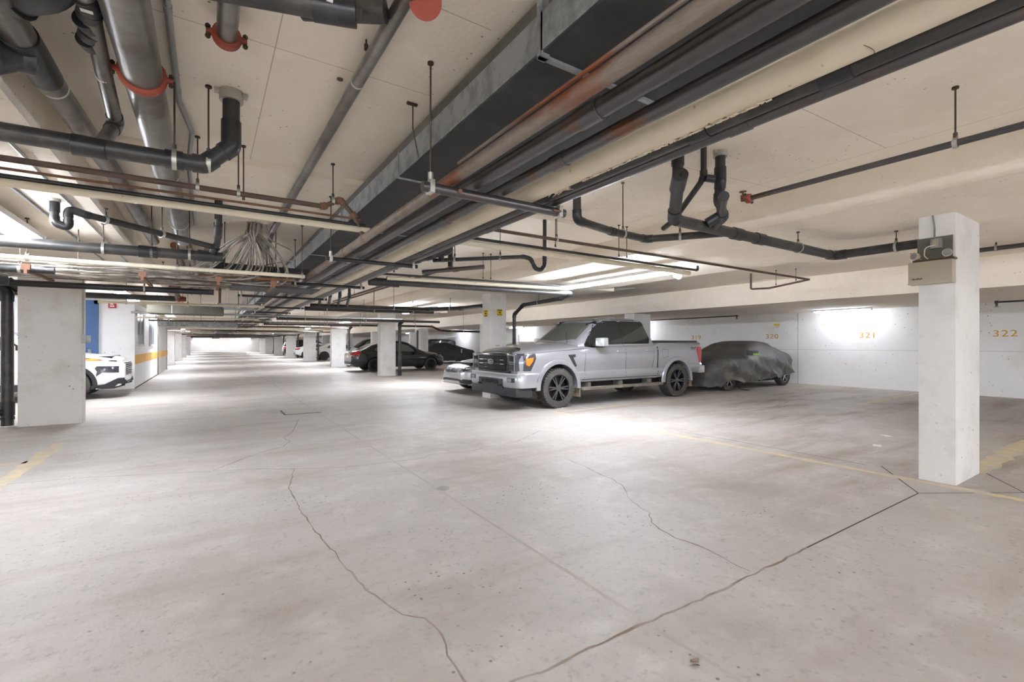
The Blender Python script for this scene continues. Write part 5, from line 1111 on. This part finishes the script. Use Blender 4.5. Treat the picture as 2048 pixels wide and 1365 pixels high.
for y in (-.56, .56): sv.patch('bumper_slot', 'F', [(y - .08, .36), (y - .08, .40), (y + .08, .40), (y + .08, .36)], 'gap', off=.03); sv.patch('bumper_slot', 'F', [(y - .08, .30), (y - .08, .34), (y + .08, .34), (y + .08, .30)], 'gap', off=.03)

# ---------------------------------------------------------------- covered cars
def covered(name, label, x0, x1, y0, y1, top, belt, hem, m, wheelx, fold=1.0, flip=False, mirrorx=None, seed=0, strap=None):
    t = thing(name, label, 'car', ((x0 + x1) / 2, (y0 + y1) / 2, 0)); L = x1 - x0; W = (y1 - y0) / 2; yc = (y0 + y1) / 2
    b = nb(); R = []; nx = 190
    zt = smf(top, .12); zbl = smf(belt, .1); zh = smf(hem, .06)
    for i in range(nx + 1):
        u = i / nx; u = .5 - .5 * math.cos(PI * u) if True else u; x = u * L; X = x
        e = min(x, L - x); w_ = W * (1 - .34 * max(0, 1 - e / .7) ** 2.2)
        T = zt(x); B = min(zbl(x), T - .03); Hm = zh(x)
        wr = W * .66 * (1 - .3 * max(0, 1 - e / .9) ** 2)
        k = max(0, min(1, (T - B) / .45))
        yr = w_ * (.93 * (1 - k) + k * .66)
        prof = [(w_ * 1.00, Hm), (w_ * 1.0, Hm + (B - Hm) * .15), (w_ * 1.0, Hm + (B - Hm) * .30), (w_ * 1.0, Hm + (B - Hm) * .45), (w_ * 1.005, Hm + (B - Hm) * .60), (w_ * 1.0, Hm + (B - Hm) * .75), (w_ * .98, Hm + (B - Hm) * .9), (w_ * .94, B)]
        for s in (.2, .4, .6, .8): prof.append((w_ * .94 + (yr - w_ * .94) * s, B + (T - .07 - B) * s))
        prof += [(yr - .03, T - .05), (yr - .10, T - .02), (yr * .7, T - .008), (yr * .35, T), (0, T)]
        ring = []
        for sg, lst in ((-1, prof), (1, prof[-2::-1])):
            for y, z in lst:
                p = Vector((x0 + x, yc + sg * y, z)); q = Vector((x * 1.0, sg * y, z))
                low = max(0, min(1, (B + .1 - z) / (B - Hm + .1)))
                n1 = noise.noise(Vector((x * 2.2 - z * 2.2, sg * 3 + seed, z * 1.3))) * .085 * low * fold
                n2 = noise.noise(Vector((x * 6 + z * 5, sg * 3 + seed, z * 3))) * .034 * (.3 + low) * fold
                n3 = noise.noise(q * 14) * .006
                fo = math.sin((x * 1.2 + z * 3.4) * 4.0 + 2 * noise.noise(q)) * .026 * low * fold
                ph = (x * 1.0 + z * 2.6) * 2.4 + 1.4 * noise.noise(Vector((x * .8, seed, z)))
                en = min(1, e / .6 + .2)
                fo += (1 - abs(math.sin(ph))) ** 3 * .055 * min(1, low * 1.4) * fold - .01 * low
                n1 *= en; fo *= en
                p.y += sg * (n1 + n2 + n3 + fo); p.z += (n2 * .5 + n3) * (1 if z > Hm + .02 else 2.0)
                p.x += (n1 * .4) * (1 if e < .4 else 0)
                ring.append(b.verts.new(p))
        R.append(ring)
    n = len(R[0])
    for i in range(nx):
        for k in range(n - 1): b.faces.new((R[i][k], R[i][k + 1], R[i + 1][k + 1], R[i + 1][k]))
    b.faces.new(R[0]); b.faces.new(R[-1][::-1])
    o = obj('cloth_cover', b, M[m], t, smooth=60)
    for wx in wheelx:
        for y, f in ((y0 + .20, -1), (y1 - .20, 1)):
            bb = nb(); n_ = 36; Rw = .33; prof = [(.21, -.09), (.225, -.11), (.30, -.11), (.33, -.08), (.33, .08), (.30, .11), (.225, .11), (.21, .09)]; rg = []
            for k in range(n_):
                a = 2 * PI * k / n_; rg.append([bb.verts.new((wx + c * math.cos(a), y + s_, Rw + c * math.sin(a))) for c, s_ in prof])
            for k in range(n_):
                A_, B_ = rg[k], rg[(k + 1) % n_]
                for j in range(len(prof)): bb.faces.new((A_[j], A_[(j + 1) % len(prof)], B_[(j + 1) % len(prof)], B_[j]))
            wl = obj('wheel', bb, M['tyre'], t)
            bb = nb(); tube(bb, [(wx, y - .02, Rw), (wx, y + .02, Rw)], .208, 24); obj('wheel_well', bb, M['gap'], wl)
            bb = nb()
            for k in range(5):
                a = 2 * PI * k / 5 + .3; tube(bb, [(wx, y + f * .06, Rw), (wx + .2 * math.cos(a), y + f * .085, Rw + .2 * math.sin(a))], [.035, .028], 6)
            tube(bb, [(wx, y + f * .05, Rw), (wx, y + f * .08, Rw)], .055, 14)
            pts_ = [(wx + .205 * math.cos(q), y + f * .088, Rw + .205 * math.sin(q)) for q in [2 * PI * k / 28 for k in range(29)]]; tube(bb, pts_, .010, 6)
            obj('rim', bb, M['rimm'], wl)
    b = nb(); box(b, x0 + .35, x1 - .35, y0 + .25, y1 - .25, .19, .6); obj('underbody', b, M['gap'], t, smooth=0)
    return t
cc = covered('covered_car', 'car under a grey dusty cloth cover parked behind the pickup tail', 11.75, 16.45, 7.72, 9.62,
             top=[(0, .62), (.12, .86), (.5, 1.0), (1.1, 1.06), (1.5, 1.10), (2.2, 1.40), (2.7, 1.46), (3.2, 1.44), (3.9, 1.16), (4.25, 1.10), (4.5, 1.06), (4.62, .9), (4.7, .6)],
             belt=[(0, .5), (.2, .78), (1.1, .96), (2.2, 1.0), (3.6, 1.02), (4.4, .98), (4.7, .5)], hem=[(0, .16), (.5, .14), (.62, .30), (1.15, .30), (1.3, .22), (2.6, .26), (3.5, .33), (4.3, .40), (4.7, .46)], m='cover', wheelx=(12.62, 15.72), fold=1.25, seed=2)
b = nb(); box(b, 13.28, 13.62, 7.52, 7.72, 1.02, 1.16, bev=.04, mx=None); mp_ = obj('mirror_pocket', b, M['coverd'], cc)
b = nb(); box(b, 13.30, 13.60, 7.508, 7.52, 1.03, 1.075, bev=.004); obj('green_strip', b, M['green'], mp_)
b = nb(); tube(b, fillet([(12.9, 7.75, .2), (13.0, 7.7, .03), (13.15, 7.6, .01), (13.3, 7.62, .008)], .05)[0], .012, 6); obj('tie_strap', b, M['gap'], cc)
c2 = covered('covered_car', 'car under a black cloth cover in the inner row behind the black saloon', 11.9, 16.5, 29.6, 31.4,
             top=[(0, .62), (.12, .9), (.6, 1.05), (1.2, 1.36), (1.8, 1.44), (2.4, 1.44), (3.1, 1.20), (3.7, 1.02), (4.3, .9), (4.6, .5)],
             belt=[(0, .5), (.2, .8), (3.2, .95), (4.2, .85), (4.6, .4)], hem=[(0, .16), (4.6, .16)], m='coverd', wheelx=(12.8, 15.6), fold=.8, seed=9)
b = nb(); box(b, 15.0, 15.08, 29.56, 29.6, .72, 1.0, mx=None); obj('white_strip', b, M['paper'], c2, smooth=0)
